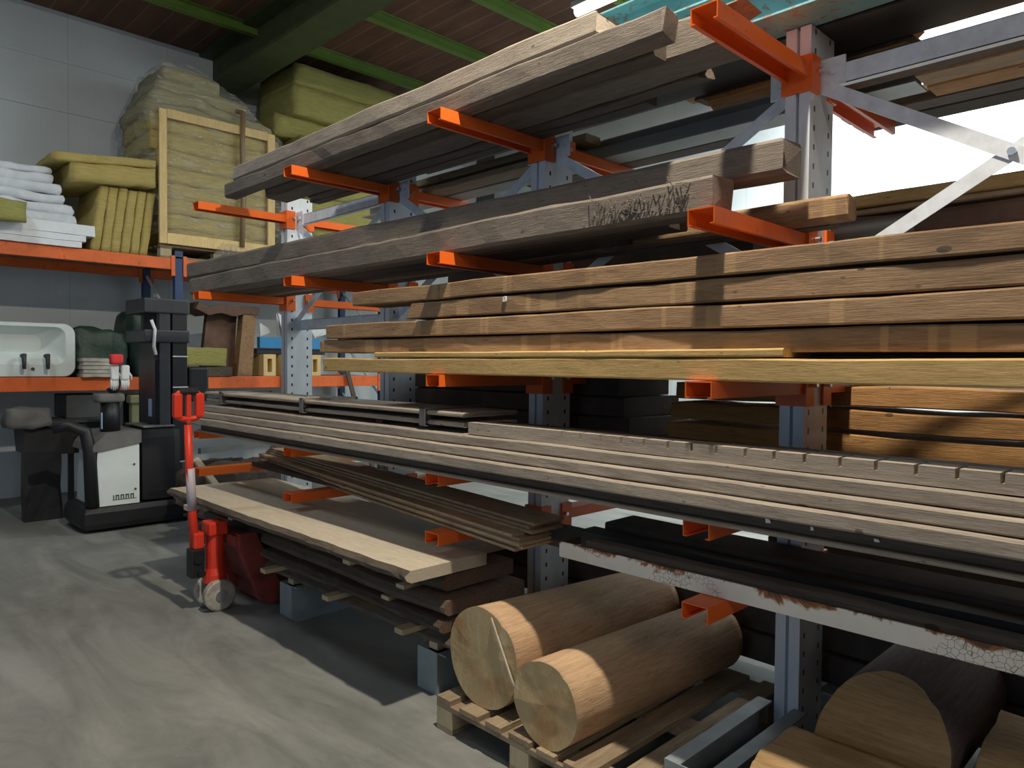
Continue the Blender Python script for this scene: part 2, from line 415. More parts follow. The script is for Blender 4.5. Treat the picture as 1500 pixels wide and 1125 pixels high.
# ---------------------------------------------------------------- setting
struct('floor', MB().box(-7, 9.2, -5, 10, -.12, 0), 'floor')
struct('wall_back', MB().box(-7, 9.2, 9.8, 10, 0, 5.6), 'wall')
struct('wall_right', MB().box(9.0, 9.2, -5, 9.8, 0, 5.6), 'wall')
struct('ceiling', MB().box(-7, 9.2, -5, 10, 5.6, 5.75), 'ceiling')
struct('trim_1', MB().box(8.72, 9.0, 9.62, 9.8, 0, 5.6, .01), 'darkgrey')
gd = MB()                                        # main girder, an I section running down the hall
gd.box(3.84, 4.24, -5, 9.8, 5.10, 5.14).box(3.84, 4.24, -5, 9.8, 5.56, 5.6).box(4.02, 4.06, -5, 9.8, 5.14, 5.56)
struct('trim_2', gd, 'green_dark')
for i, y in enumerate((7.15, 5.95, 4.9, 3.7, 2.5, 1.3, 8.5)):
    q = MB(); q.box(-7, 9.0, y-.045, y+.045, 5.47, 5.485).box(-7, 9.0, y-.045, y+.045, 5.585, 5.6).box(-7, 9.0, y-.008, y+.008, 5.485, 5.585)
    # joists stop at the girder web
    struct('trim_%d' % (i+3), q, 'green')
for i, z in enumerate((5.02, 4.45)):
    struct('trim_%d' % (i+11), MB().box(-7, 8.7, 9.785, 9.8, z, z+.02), 'wall')

# fluorescent lamps
def tube_lamp(x, y0, y1, z, label):
    t = thing('tube_lamp', (x, (y0+y1)/2, z+.16), label, 'lamp', None)
    obj('lamp_housing', MB().box(x-.07, x+.07, y0-.03, y1+.03, z+.035, z+.095, .012), 'white_plastic', t)
    obj('lamp_tube', MB().tube([(x, y0, z), (x, y1, z)], .045, 12), 'glow', t, smooth=True)
    for y in (y0+.2, y1-.2): obj('hanger', MB().tube([(x, y, z+.09), (x, y, 5.6)], .006, 6), 'galv', t)
tube_lamp(5.94, 3.62, 5.10, 5.28, 'glowing tube lamp under the ceiling, above the end of the topmost grey beam')
tube_lamp(7.2, 2.0, 3.95, 4.60, 'glowing tube lamp seen through the gap under the teal beams')

# ---------------------------------------------------------------- cantilever rack
Y0, S, W = 1.227, 1.402, 0.1
LV = [2.734, 2.077, 1.508, 1.044, 0.766]
HA = .056
rack = thing('cantilever_rack', (2.93, 3.4, 0), 'tall galvanized rack with orange arms carrying the long timbers', 'rack')
for t in (-1, 0, 1, 2, 3):
    y0 = Y0 + S*t; y1 = y0+W; yc = (y0+y1)/2
    c = MB()
    c.box(2.82, 3.04, y0, y0+.003+.040, 0.0, 2.885).box(2.82, 3.04, y1-.043, y1, 0.0, 2.885).box(2.845, 3.015, y0+.043, y1-.043, .0, 2.88)
    co = obj('column', c, 'column', rack, org=(2.93, yc, 0))
    # feet: two channels back to back
    f = MB()
    for sx, (a, b) in enumerate(((2.135, 2.812), (3.048, 3.75))):
        for yo, yi in ((yc+.115, yc+.055), (yc-.035, yc-.09)):
            ya, yb = sorted((yo, yo+(-.006 if yo > yc else .006))); f.box(a, b, ya, yb, .006, .194)
            ya, yb = sorted((yo, yi)); f.box(a, b, ya, yb, .194, .2).box(a, b, ya, yb, 0, .006)
        if sx == 0: f.box(a-.006, a, yc-.035, yc+.115, 0, .2)
    obj('foot', f, 'galv_dark', rack)
    for li, z in enumerate(LV):
        for side in (-1, 1):
            if li == 2 and t > 1: continue          # the third level is only fitted on the near uprights
            xt = 2.12 if side < 0 else 3.78; xr = 2.82 if side < 0 else 3.04
            a, b = sorted((xt, xr)); m = MB()
            m.box(a, b, y0, y1, z-.004, z).box(a, b, y0, y0+.004, z-HA, z-.004).box(a, b, y1-.004, y1, z-HA, z-.004)
            m.box(a, b, y0+.004, y0+.016, z-HA, z-HA+.004).box(a, b, y1-.016, y1-.004, z-HA, z-HA+.004)
            arm = obj('arm', m, 'orange', rack)
            br = MB(); h0, h1 = z-.105, z+.035
            if side < 0:
                br.box(xr-.012, xr, y0-.012, y1+.012, h0, h1); br.box(xr, xr+.065, y0-.012, y0-.001, h0, h1).box(xr, xr+.065, y1+.001, y1+.012, h0, h1)
                bx = xr+.045
            else:
                br.box(xr, xr+.012, y0-.012, y1+.012, h0, h1); br.box(xr-.065, xr, y0-.012, y0-.001, h0, h1).box(xr-.065, xr, y1+.001, y1+.012, h0, h1)
                bx = xr-.045
            obj('bracket', br, 'orange', arm)
            obj('bolt', MB().tube([(bx, y0-.014, z-.02), (bx, y0-.034, z-.02)], .011, 6), 'bolt', arm)
# braces between the columns
for t in (-1, 0, 1, 2):
    ya = Y0+S*t+W; yb = Y0+S*(t+1); xb = 2.93
    for z in ((2.70, 1.86) if t in (-1, 2) else ()):
        h = MB(); h.box(xb-.02, xb-.017, ya-.0, yb, z-.04, z+.04).box(xb-.02, xb+.015, ya, yb, z+.037, z+.04).box(xb-.02, xb+.015, ya, yb, z-.04, z-.037)
        obj('brace', h, 'galv', rack)
    for k_, (za, zb) in enumerate(((2.68, 1.88), (1.88, 2.68))):
        xo = xb-.026-.006*k_
        obj('brace', MB().bar((xo, ya-.02, za), (xo, yb+.02, zb), .052, .004, side=(0, 0, 1)), 'galv', rack)
    obj('bolt', MB().tube([(xb-.05, (ya+yb)/2, 2.28), (xb-.01, (ya+yb)/2, 2.28)], .014, 8), 'bolt', rack)
    for yy, d in ((ya, 1), (yb, -1)):
        a, b = sorted((yy, yy+d*.10)); g = MB().box(xb-.032, xb-.021, a, b, 2.655, 2.765)
        g.tube([(xb-.045, yy+d*.06, 2.71), (xb-.03, yy+d*.06, 2.71)], .013, 8)
        obj('gusset_plate', g, 'galv', rack)

# ---------------------------------------------------------------- boards
rnd = random.Random(4)
def board(name, x0, x1, y0, y1, z0, z1, mat, label=None, cat='timber', group=None, parent=None, rough=.004, seg=None, ch=.006, slant=0.0, skew=0.0, sag=0.0, rag=0.0, seed=None, tilt=0.0):
    """long board along Y; skew = x shift at the near (y0) end, sag = droop at y0, slant = end cut"""
    if seed is None: seed = rnd.randint(0, 999)
    n = seg or max(6, int((y1-y0)/.12)); ch = min(ch, (z1-z0)*.3, (x1-x0)*.3)
    prof = [(x0+ch, z0), (x1-ch, z0), (x1, z0+ch), (x1, z1-ch), (x1-ch, z1), (x0+ch, z1), (x0, z1-ch), (x0, z0+ch)]
    m = MB(); vs = []; fs = []; L = len(prof)
    for i in range(n+1):
        t = i/n; y = y0+(y1-y0)*t
        for j, (x, z) in enumerate(prof):
            nv = noise.noise_vector(Vector((x*3, y*2.4, z*3+seed*5.1)))*rough + noise.noise_vector(Vector((x*20, y*9, z*20+seed)))*rough*.5
            zz = z + nv.z*(.9 if z > (z0+z1)/2 else .35); xx = x + nv.x; yy = y
            if i in (0, n):
                yy += (noise.noise(Vector((x*30, z*40, seed)))*rag)
            if i == n: yy -= slant*(z-z0)/(z1-z0)
            zz += tilt*(x-x0)/(x1-x0)*(1-t)
            vs.append((xx + skew*(1-t), yy, zz - sag*(1-t)))
    for i in range(n):
        for j in range(L):
            fs.append((i*L+j, i*L+(j+1) % L, (i+1)*L+(j+1) % L, (i+1)*L+j))
    fs.append(tuple(range(L))[::-1]); fs.append(tuple(n*L+j for j in range(L)))
    m.add(vs, fs)
    bmf = [f[::-1] for f in m.f]; m.f = bmf
    o = obj(name, m, mat, parent)
    if not parent: tag(o, label, cat, group)
    return o

# level one, the highest
b = board
b('timber_beam', 2.215, 2.315, 1.50, 5.20, 2.736, 2.838, 'grey_wood', 'grey squared beam lying outermost on the highest arms', 'beam', rough=.012, rag=.03, ch=.012)
b('timber_beam', 2.43, 2.62, 1.37, 5.0, 2.736, 2.885, 'grey_wood', 'broken-ended grey beam beside the orange arm tip at the top of the rack', 'beam', rough=.012, rag=.12, ch=.014)
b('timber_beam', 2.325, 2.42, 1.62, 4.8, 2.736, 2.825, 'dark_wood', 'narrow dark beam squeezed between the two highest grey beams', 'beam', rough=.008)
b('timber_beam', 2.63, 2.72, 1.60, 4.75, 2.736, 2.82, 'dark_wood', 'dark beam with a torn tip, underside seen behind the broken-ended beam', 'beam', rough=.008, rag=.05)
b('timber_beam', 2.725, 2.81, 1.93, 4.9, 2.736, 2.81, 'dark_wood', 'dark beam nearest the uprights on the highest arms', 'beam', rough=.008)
b('timber_beam', 2.235, 2.422, 1.83, 5.12, 2.846, 2.945, 'silver_wood', 'pale grey beam lying on top of the highest row of beams', 'beam', rough=.008, rag=.04, ch=.012)

# teal steel on the column tops
def channel(name, x0, x1, y0, y1, z0, z1, mat, label, cat='beam', group=None, up=True, th=.008):
    m = MB().box(x0, x1, y0, y1, z0, z0+th).box(x0, x1, y0, y1, z1-th, z1).box(x0+(x1-x0)*.5-th/2, x0+(x1-x0)*.5+th/2, y0, y1, z0+th, z1-th)
    o = obj(name, m, mat); tag(o, label, cat, group); return o
channel('steel_beam', 2.66, 2.86, -1.2, 4.3, 2.890, 3.05, 'teal', 'teal painted steel beam lying lowest across the column tops')
channel('steel_beam', 2.70, 2.88, -1.0, 2.4, 3.052, 3.20, 'teal', 'teal painted steel beam stacked on the other teal beam')
channel('steel_beam', 2.89, 3.20, -1.3, 4.1, 2.890, 3.00, 'blacksteel', 'shade-dark steel beam along the column tops, standing for the underside of the teal beams')  # widened and coloured dark to imitate the shaded underside of the teal beams

# level one, far side
channel('steel_channel', 3.30, 3.46, 1.0, 5.1, 2.737, 2.84, 'steel', 'light grey steel channel lying along the far arms behind the uprights')
b('board', 3.47, 3.60, 1.95, 3.4, 2.737, 2.78, 'dark_wood', 'short dark board end poking out beside the grey steel channel', 'board')
b('board', 3.12, 3.28, 2.70, 4.6, 2.737, 2.775, 'pallet_y', 'lower of two thin pine boards on the far top arms', 'board')
b('board', 3.14, 3.27, 2.62, 4.5, 2.80, 2.845, 'pallet_y', 'upper of two thin pine boards on the far top arms', 'board')
for i in range(5):
    b('board', 3.215+.01*(i % 2), 3.36, 1.0, 1.93+.06*((i*7) % 3), 2.852+i*.034, 2.882+i*.034, ['orange_wood', 'dark_wood', 'orange_wood', 'thin_wood', 'thin_wood'][i],
      'jagged-ended thin board behind the tallest upright, number %s from the bottom of five' % ['one', 'two', 'three', 'four', 'five'][i], 'board', 'jagged boards behind the upright', rag=.05, slant=.02)
xs = [3.10, 3.24, 3.40, 3.56, 3.70, 3.86]
nm = ['nearest the uprights', 'second out from the uprights', 'third out from the uprights', 'fourth out from the uprights', 'outermost']
for i in range(5):
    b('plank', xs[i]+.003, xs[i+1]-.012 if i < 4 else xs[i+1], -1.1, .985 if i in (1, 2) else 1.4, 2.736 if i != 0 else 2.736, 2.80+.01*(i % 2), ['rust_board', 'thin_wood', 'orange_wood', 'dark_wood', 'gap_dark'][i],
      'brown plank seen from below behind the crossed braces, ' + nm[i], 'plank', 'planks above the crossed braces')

# level two
b('timber_beam', 2.20, 2.33, 1.285, 5.82, 2.079, 2.205, 'grey_wood', 'thick grey beam with a frayed splintered end on the second arms', 'beam', rough=.012, rag=.03, ch=.014)
b('timber_beam', 2.24, 2.38, 1.13, 5.98, 2.220, 2.345, 'grey_wood', 'grey beam lying on the splintered beam, round-edged end past it', 'beam', rough=.010, rag=.03, ch=.016, skew=.16, sag=.005)
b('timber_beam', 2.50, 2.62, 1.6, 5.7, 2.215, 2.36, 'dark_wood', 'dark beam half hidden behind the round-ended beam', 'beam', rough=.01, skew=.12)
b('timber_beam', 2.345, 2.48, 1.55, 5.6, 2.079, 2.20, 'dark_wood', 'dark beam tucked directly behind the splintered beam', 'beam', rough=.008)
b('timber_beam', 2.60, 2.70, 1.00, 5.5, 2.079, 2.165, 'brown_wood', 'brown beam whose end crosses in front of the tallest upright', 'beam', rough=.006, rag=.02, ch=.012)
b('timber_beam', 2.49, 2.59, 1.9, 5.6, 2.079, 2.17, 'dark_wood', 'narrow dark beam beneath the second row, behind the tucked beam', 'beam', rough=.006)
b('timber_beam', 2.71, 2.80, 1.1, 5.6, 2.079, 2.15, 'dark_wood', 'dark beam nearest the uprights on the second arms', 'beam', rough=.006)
o = MB()
rs = random.Random(9)
for i in range(60):                                # torn fibres on the face of the splintered beam
    y = 1.36+rs.random()*.42; z = 2.10+rs.random()*.09; x = 2.196; a = rs.uniform(-1.2, 1.0); L = rs.uniform(.02, .06)
    o.tube([(x, y, z), (x-.008-rs.random()*.006, y+math.cos(a)*L*.5, z+math.sin(a)*L*.5), (x-.002, y+math.cos(a)*L, z+math.sin(a)*L)], .0016, 4)
bm_ = [q for q in bpy.data.objects if q.get('label', '').startswith('thick grey beam with a frayed')][0]
fo = obj('splinters', o, 'grey_wood', bm_)
# level two, far side
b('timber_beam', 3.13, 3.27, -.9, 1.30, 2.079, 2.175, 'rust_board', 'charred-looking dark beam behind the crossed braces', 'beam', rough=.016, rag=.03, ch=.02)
b('timber_beam', 3.28, 3.42, -.9, 1.5, 2.079, 2.185, 'orange_wood', 'pine beam behind the charred beam', 'beam')
b('board', 3.16, 3.40, -.9, 1.45, 2.190, 2.215, 'thin_wood', 'thin brown board under the bright pine board behind the braces', 'board')
b('board', 3.14, 3.38, -.9, 1.42, 2.218, 2.268, 'yellow_wood', 'bright pine board topmost behind the crossed braces', 'board')
lg = MB().tube([(3.085, 1.42, 2.116), (3.08, 1.2, 2.117), (3.075, .93, 2.116)], [.034, .035, .034], 18)
tag(obj('round_pole', lg, 'rubbergrey', smooth=True), 'smooth round pole end just behind the lower arm of the tallest upright', 'pole')

# level three
b('timber_beam', 2.15, 2.38, -.7, 3.72, 1.510, 1.584, 'yellow_wood', 'long fresh yellow timber at the bottom of the brown stack', 'timber', rough=.005)
b('board', 2.15, 2.36, 1.005, 3.205, 1.588, 1.615, 'yellow_wood', 'thin yellow board between the yellow timber and the brown ones', 'board', rough=.003)
b('timber_beam', 2.20, 2.44, -.7, 3.84, 1.618, 1.690, 'brown_wood', 'lowest of the four rough brown timbers above the yellow one', 'timber', rough=.006, sag=.022)
b('timber_beam', 2.19, 2.42, -.7, 3.76, 1.697, 1.775, 'brown_wood', 'second from the bottom of the four rough brown timbers', 'timber', rough=.006, sag=.018)
b('timber_beam', 2.20, 2.43, -.7, 3.00, 1.784, 1.862, 'brown_wood', 'third from the bottom of the four rough brown timbers', 'timber', rough=.007, slant=.05, sag=.024)
b('timber_beam', 2.195, 2.41, -.7, 3.48, 1.872, 1.945, 'brown_wood', 'topmost of the four rough brown timbers', 'timber', rough=.007, sag=.02)
f2 = [q for q in bpy.data.objects if q.get('label', '').startswith('third from the bottom of the four rough')][0]
obj('paint_splash', MB().fuzz((2.190, 2.262, 1.828), (2.196, 2.287, 1.852), (2, 5, 5), .002, 30, 2, rnd=.8), 'paper_white', f2, 'white paint splash')
nn = ['lowest', 'second', 'third', 'highest']
for i in range(4):
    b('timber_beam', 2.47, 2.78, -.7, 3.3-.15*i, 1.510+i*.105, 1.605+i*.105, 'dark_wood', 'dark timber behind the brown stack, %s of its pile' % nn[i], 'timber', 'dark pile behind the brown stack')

# far side at level four: warm pine stack, ended where its shaded part begins
zz = 1.048
for i, (h, l) in enumerate(((.10, 'lowest'), (.105, 'second'), (.085, 'third'), (.085, 'highest'))):
    b('timber_beam', 3.22+.012*(i % 2), 3.55, -.8, 2.13-.02*i, zz, zz+h, 'orange_wood', 'rough warm pine timber in the pile behind the uprights, %s of four' % l, 'timber', 'pine pile behind the uprights', rough=.012, rag=.02)
    zz += h+.018

# dark stock behind the uprights to fill black gaps, shade in its colour
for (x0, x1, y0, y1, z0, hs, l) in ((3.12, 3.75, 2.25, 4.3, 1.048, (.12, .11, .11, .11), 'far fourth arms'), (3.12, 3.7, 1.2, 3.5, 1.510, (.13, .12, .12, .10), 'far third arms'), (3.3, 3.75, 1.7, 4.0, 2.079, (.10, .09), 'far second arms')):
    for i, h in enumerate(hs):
        b('timber_beam', x0+.02*i, x1-.03*i, y0+.05*i, y1, z0, z0+h-.004, 'gap_dark', 'shade-coloured timber in the shadowed pile on the %s, %s from the bottom' % (l, ['first', 'second', 'third', 'fourth'][i]), 'timber', 'dark pile on the ' + l)
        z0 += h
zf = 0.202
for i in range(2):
    b('timber_beam', 3.14+.03*i, 3.72, -.6, 5.0-.1*i, zf, zf+.125, 'gap_dark', 'shade-coloured timber on the floor stack behind the uprights, %s from the floor' % ['first', 'second', 'third', 'fourth'][i], 'timber', 'dark floor stack behind the uprights')
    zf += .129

# level four
b('plank', 2.095, 2.36, -.7, 5.42, 1.046, 1.060, 'silver_wood', 'thin silvery plank lying lowest on the fourth arms', 'plank', rough=.002)
b('plank', 2.112, 2.36, -.7, 5.38, 1.063, 1.100, 'dark_wood', 'dark plank one up from the thin silvery plank', 'plank', rough=.003)
b('plank', 2.066, 2.34, -.7, 5.44, 1.103, 1.150, 'silver_wood', 'foremost silvery plank, third from the bottom of the long stack', 'plank', rough=.004)
b('plank', 2.092, 2.36, -.7, 5.38, 1.153, 1.196, 'silver_wood', 'silvery plank set back a little, fourth from the bottom of the long stack', 'plank', rough=.004)
b('plank', 2.118, 2.36, -.7, 5.33, 1.199, 1.243, 'silver_wood', 'silvery plank just below the notched one', 'plank', rough=.004)
dk = [q for q in bpy.data.objects if q.get('label', '').startswith('dark plank one up')][0]
for (y, z, a_, b_) in ((1.021, 1.089, .009, .006), (.886, 1.088, .005, .005), (.708, 1.085, .008, .004)):
    obj('paper_scrap', MB().prism([(y-a_, z-b_), (y+a_*.8, z-b_*1.2), (y+a_, z+b_), (y-a_*.6, z+b_*.8)], 'x', 2.1065, 2.1085), 'paper_white', dk, 'small white paper scrap')
# notched plank
nz0, nz1 = 1.246, 1.298; m = MB(); vs = []
y = 2.62; k_ = 0; rs = random.Random(3)
pts = [(2.45, nz1)]
ncut = 0; yy = 1.90
while yy > -.7:
    pts += [(yy, nz1), (yy-.001, nz1-.026), (yy-.010, nz1-.026), (yy-.011, nz1)]; yy -= .098+rs.uniform(-.006, .006)
pts += [(-.7, nz1), (-.7, nz0), (2.45, nz0)]
nb = MB().prism(pts, 'x', 2.143, 2.24)
tag(obj('notched_plank', nb, 'silver_wood'), 'narrow plank with a row of saw notches along its top edge', 'plank')
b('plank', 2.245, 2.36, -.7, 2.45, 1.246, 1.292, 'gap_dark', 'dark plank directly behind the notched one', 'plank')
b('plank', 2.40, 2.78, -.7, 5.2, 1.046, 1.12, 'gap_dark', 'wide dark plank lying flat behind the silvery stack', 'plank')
b('steel_bar', 2.40, 2.55, -.7, 2.3, 1.122, 1.225, 'blacksteel', 'blue-black bar behind the notched plank', 'bar')

# strapped bundle of two slabs
bt = thing('slab_bundle', (2.35, 4, 1.25), 'two grey slabs strapped together on the silvery planks', 'bundle')
b('slab', 2.16, 2.50, 2.50, 5.40, 1.268, 1.290, 'silver_wood', parent=bt, rough=.003, rag=.015)
b('slab', 2.15, 2.49, 2.49, 5.40, 1.316, 1.338, 'silver_wood', parent=bt, rough=.003, rag=.02)
for y in (2.78, 3.95, 5.1):
    sp = MB().box(2.15, 2.49, y-.022, y+.022, 1.291, 1.315); obj('spacer', sp, 'gap_dark', bt)
    st = MB()
    st.box(2.137, 2.1405, y-.022, y+.022, 1.262, 1.347).box(2.137, 2.515, y-.022, y+.022, 1.3435, 1.347).box(2.137, 2.515, y-.022, y+.022, 1.260, 1.2635).box(2.5115, 2.515, y-.022, y+.022, 1.262, 1.347)
    obj('strap', st, 'rubbergrey', bt)
obj('support_block', MB().box(2.2, 2.5, 3.2, 3.26, 1.244, 1.259).box(2.2, 2.5, 4.9, 4.96, 1.244, 1.259), 'dark_wood', bt)
sh = MB(); rs = random.Random(5)
for i in range(26):
    p = Vector((2.25+rs.random()*.08, 3.62+rs.random()*.34, 1.349)); a = rs.uniform(-.7, .7)+PI/2; L = rs.uniform(.04, .13)
    sh.bar(p, p+Vector((math.cos(a)*L, math.sin(a)*L, rs.uniform(0, .012))), .008, .0015)
tag(obj('wood_shavings', sh, 'slab_wood'), 'little heap of pale wood splinters on the strapped grey slabs', 'shavings')['kind'] = 'stuff'

# level five: pile of thin boards lying askew
zz = .768; rs = random.Random(8)
offs = [(0, .03, 'lowest'), (.012, -.005, 'second'), (-.004, .0, 'third'), (.018, .02, 'fourth'), (.012, .06, 'fifth'), (.07, .0, 'sixth'), (.085, .03, 'seventh'), (.10, .015, 'topmost')]
for i, (dx, dy, l) in enumerate(offs):
    h = .012 if i < 4 else .013
    x_near = 2.155+dx; x_far = 2.60+dx
    b('thin_board', x_far, x_far+.20, 2.13+dy, 5.5, zz, zz+h, 'thin_wood', 'thin brown board in the askew pile on the lowest arms, %s of eight' % l, 'board', 'askew pile of thin boards', rough=.0015, ch=.001, skew=x_near-x_far)
    zz += h+.0012
b('board', 2.46, 2.72, 2.06, 5.3, .768, .80, 'gap_dark', 'dark board behind the askew thin boards on the lowest arms', 'board', skew=-.12)

# white peeling beam and its neighbours
wb = MB()
prof = [(2.24, .768), (2.246, .768), (2.246, .812), (2.40, .812), (2.40, .818), (2.24, .818)]
wb.box(2.24, 2.248, -.7, 1.985, .768, .830).box(2.248, 2.40, -.7, 1.985, .768, .776)
tag(obj('steel_beam', wb, 'peel'), 'long steel beam with peeling white paint and rust', 'beam')
b('timber_beam', 2.262, 2.33, -.7, 1.86, .779, .853, 'dark_wood', 'dark timber standing behind the peeling white beam', 'timber')
b('timber_beam', 2.42, 2.52, -.7, 2.02, .769, .845, 'blacksteel', 'black beam furthest back beside the peeling white beam', 'beam')
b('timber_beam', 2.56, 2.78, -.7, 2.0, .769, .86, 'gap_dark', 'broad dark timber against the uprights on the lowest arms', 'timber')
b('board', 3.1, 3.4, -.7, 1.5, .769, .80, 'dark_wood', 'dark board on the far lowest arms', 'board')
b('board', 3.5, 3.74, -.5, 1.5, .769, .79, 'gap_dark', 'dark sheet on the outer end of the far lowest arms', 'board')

# ---------------------------------------------------------------- slab stack on the feet
def slab(x0, x1, y0, y1, z0, z1, mat, label, seed, amp=.05, bark=True, edgemat='bark', name='live_edge_slab'):
    n = 44; L = []; vs = []; fs = []; mi = []
    for i in range(n+1):
        t = i/n; y = y0+(y1-y0)*t
        wv = noise.noise(Vector((seed, y*1.1, 0)))*amp + noise.noise(Vector((seed, y*7, 3)))*.010
        wr = noise.noise(Vector((seed+9, y*1.1, 0)))*amp*.5
        f = x0+wv; e = [(f+.004, z0), (f-.020, z0+(z1-z0)*.25), (f-.024+noise.noise(Vector((seed, y*16, 7)))*.012, z0+(z1-z0)*.6), (f, z1), (x1+wr, z1), (x1+wr, z0)]
        for x, z in e: vs.append((x, y, z+noise.noise(Vector((x*2, y*1.5, seed)))*.004))
    k = 6
    for i in range(n):
        for j in range(k):
            fs.append((i*k+j, (i+1)*k+j, (i+1)*k+(j+1) % k, i*k+(j+1) % k)); mi.append(1 if j in (0, 1, 2) else 0)
    fs.append(tuple(range(k))); fs.append(tuple(n*k+j for j in range(k))[::-1]); mi += [0, 0]
    m = MB(); m.add(vs, fs, mi)
    return tag(obj(name, m, [mat, edgemat]), label, 'slab')
slab(1.885, 2.335, 2.53, 5.35, .605, .660, 'slab_wood', 'pale live-edge slab with a sunlit front edge, top of the floor stack', 3, amp=.012)
slab(2.36, 2.72, 2.75, 5.5, .58, .632, 'slab_wood', 'pale slab lying beside the top live-edge slab, behind it', 5, amp=.02, edgemat='slab_dark')
slab(2.15, 2.60, 2.62, 5.35, .492, .566, 'slab_dark', 'dark slab with a sawn orange corner, just under the pale top slab', 11, amp=.05)
slab(2.11, 2.62, 2.55, 5.4, .402, .469, 'slab_dark', 'dark slab third from the top of the floor stack', 17, amp=.04)
slab(2.09, 2.66, 2.56, 5.4, .324, .379, 'slab_dark', 'brown slab fourth from the top of the floor stack', 23, amp=.04)
slab(2.14, 2.66, 2.52, 5.4, .236, .294, 'orange_wood', 'bottom slab of the floor stack with a bright orange end', 31, amp=.03, edgemat='bark')
SK = [(2.15, 2.9, 2.70, .2, .235), (2.15, 2.9, 4.10, .2, .235), (1.99, 2.8, 2.76, .296, .322), (1.99, 2.8, 3.42, .296, .322), (1.98, 2.75, 4.12, .296, .322),
      (2.08, 2.7, 3.0, .381, .40), (2.12, 2.7, 4.9, .381, .40), (2.07, 2.66, 2.86, .471, .49), (2.12, 2.6, 4.9, .471, .49), (1.92, 2.55, 3.1, .568, .603), (1.84, 2.7, 4.95, .568, .603)]
wh = ['under the bottom slab at the near foot', 'under the bottom slab at the second foot', 'below the near corner of the brown slab', 'below the middle of the brown slab', 'below the brown slab beside the red pallet jack',
      'under the third slab at its near half', 'under the third slab at its far end', 'under the dark slab with the orange corner, near end', 'under the dark slab with the orange corner, far end',
      'directly under the pale top slab, near end', 'directly under the pale top slab above the pallet jack']
for (x0, x1, y, z0, z1), l in zip(SK, wh):
    tag(obj('spacer_stick', MB().box(x0, x1, y-.032, y+.032, z0, z1, .002), 'stick'), 'pale wooden spacer stick ' + l, 'stick', 'spacer sticks in the slab stack')

# ---------------------------------------------------------------- pallet with logs
def pallet(name, x0, y0, lx, ly, z, label, boards=7, rs=random.Random(2)):
    t = thing(name, (x0+lx/2, y0+ly/2, z), label, 'pallet')
    for yy in (y0, y0+ly/2-.05, y0+ly-.1):
        obj('skid_board', MB().box(x0, x0+lx, yy, yy+.1, z, z+.02, .002), 'pallet_x', t)
        for xx in (x0, x0+lx/2-.07, x0+lx-.14):
            obj('block', MB().box(xx, xx+.12, yy, yy+.1, z+.02, z+.098, .003), 'block', t)
    for xx in (x0, x0+lx/2-.06, x0+lx-.12):
        obj('cross_board', MB().box(xx, xx+.13, y0, y0+ly, z+.098, z+.120, .002), 'pallet_y', t)
    g = ly/boards
    for i in range(boards):
        wv = g*(.80 if i % 2 else .62)
        yy = y0+g*i+(g-wv)/2
        if i == 0: yy = y0
        if i == boards-1: yy = y0+ly-wv
        obj('deck_board', MB().box(x0-.004*(i % 3), x0+lx, yy, yy+wv, z+.120, z+.143, .002), 'pallet_x', t)
    return t
pallet('wooden_pallet', 1.94, 1.42, 1.16, .99, 0, 'wooden pallet on the floor carrying two thick logs')
def logx(name, x0, x1, y, z, r0, r1, label, seed, flat=0.0, yend=None, cut=0.0, mats=('log', 'log_end'), cat='log'):
    n = 26; k = 40; vs = []; fs = []; mi = []
    ye = y if yend is None else yend
    for i in range(n+1):
        t = i/n; x = x0+(x1-x0)*t; r = r0+(r1-r0)*t; cy = y+(ye-y)*t
        for j in range(k):
            a = 2*PI*j/k
            rr_ = r*(1+.035*noise.noise(Vector((math.cos(a)*1.6, math.sin(a)*1.6, seed+x*.5))) + .008*noise.noise(Vector((a*6, seed, x*2))))
            cr = math.exp(-((a-2.2)/.05)**2)+math.exp(-((a-1.3)/.04)**2)*.8
            rr_ -= r*.035*cr
            zz_ = math.sin(a)*rr_
            vs.append((x + cut*(1-t)*(math.sin(a)*rr_+r) + (noise.noise(Vector((a, seed, 1)))*.006 if i in (0, n) else 0), cy+math.cos(a)*rr_, z+zz_))
    for i in range(n):
        for j in range(k):
            fs.append((i*k+j, i*k+(j+1) % k, (i+1)*k+(j+1) % k, (i+1)*k+j)); mi.append(0)
    # end faces in rings
    for base, sgn in ((0, 1), (n*k, -1)):
        c = sum((Vector(vs[base+j]) for j in range(k)), Vector())/k
        prev = [base+j for j in range(k)]
        for q in (.7, .35):
            s0 = len(vs)
            for j in range(k):
                p = c.lerp(Vector(vs[base+j]), q); p.x += noise.noise(p*14)*.004; vs.append(tuple(p))
            for j in range(k):
                f = (prev[j], prev[(j+1) % k], s0+(j+1) % k, s0+j); fs.append(f[::-1] if sgn > 0 else f); mi.append(1)
            prev = [s0+j for j in range(k)]
        vs.append(tuple(c)); ci = len(vs)-1
        for j in range(k):
            f = (prev[j], prev[(j+1) % k], ci); fs.append(f[::-1] if sgn > 0 else f); mi.append(1)
    m = MB(); m.add(vs, fs, mi)
    o = obj(name, m, list(mats), smooth=False)
    sm = [q == 0 for q in mi]; o.data.polygons.foreach_set('use_smooth', sm)
    return tag(o, label, cat)
logx('log', 2.0, 3.12, 2.19, .352, .205, .17, 'thicker log with a split in its sawn end, left one on the pallet', 2, yend=2.13)
l1 = [q for q in bpy.data.objects if q.get('label', '').startswith('thicker log')][0]
obj('split', MB().bar((1.992, 2.130, .535), (1.990, 1.995, .300), .007, .008, side=(0, 1, 0)), 'slab_wood', l1, 'pale raised ridge of the split')
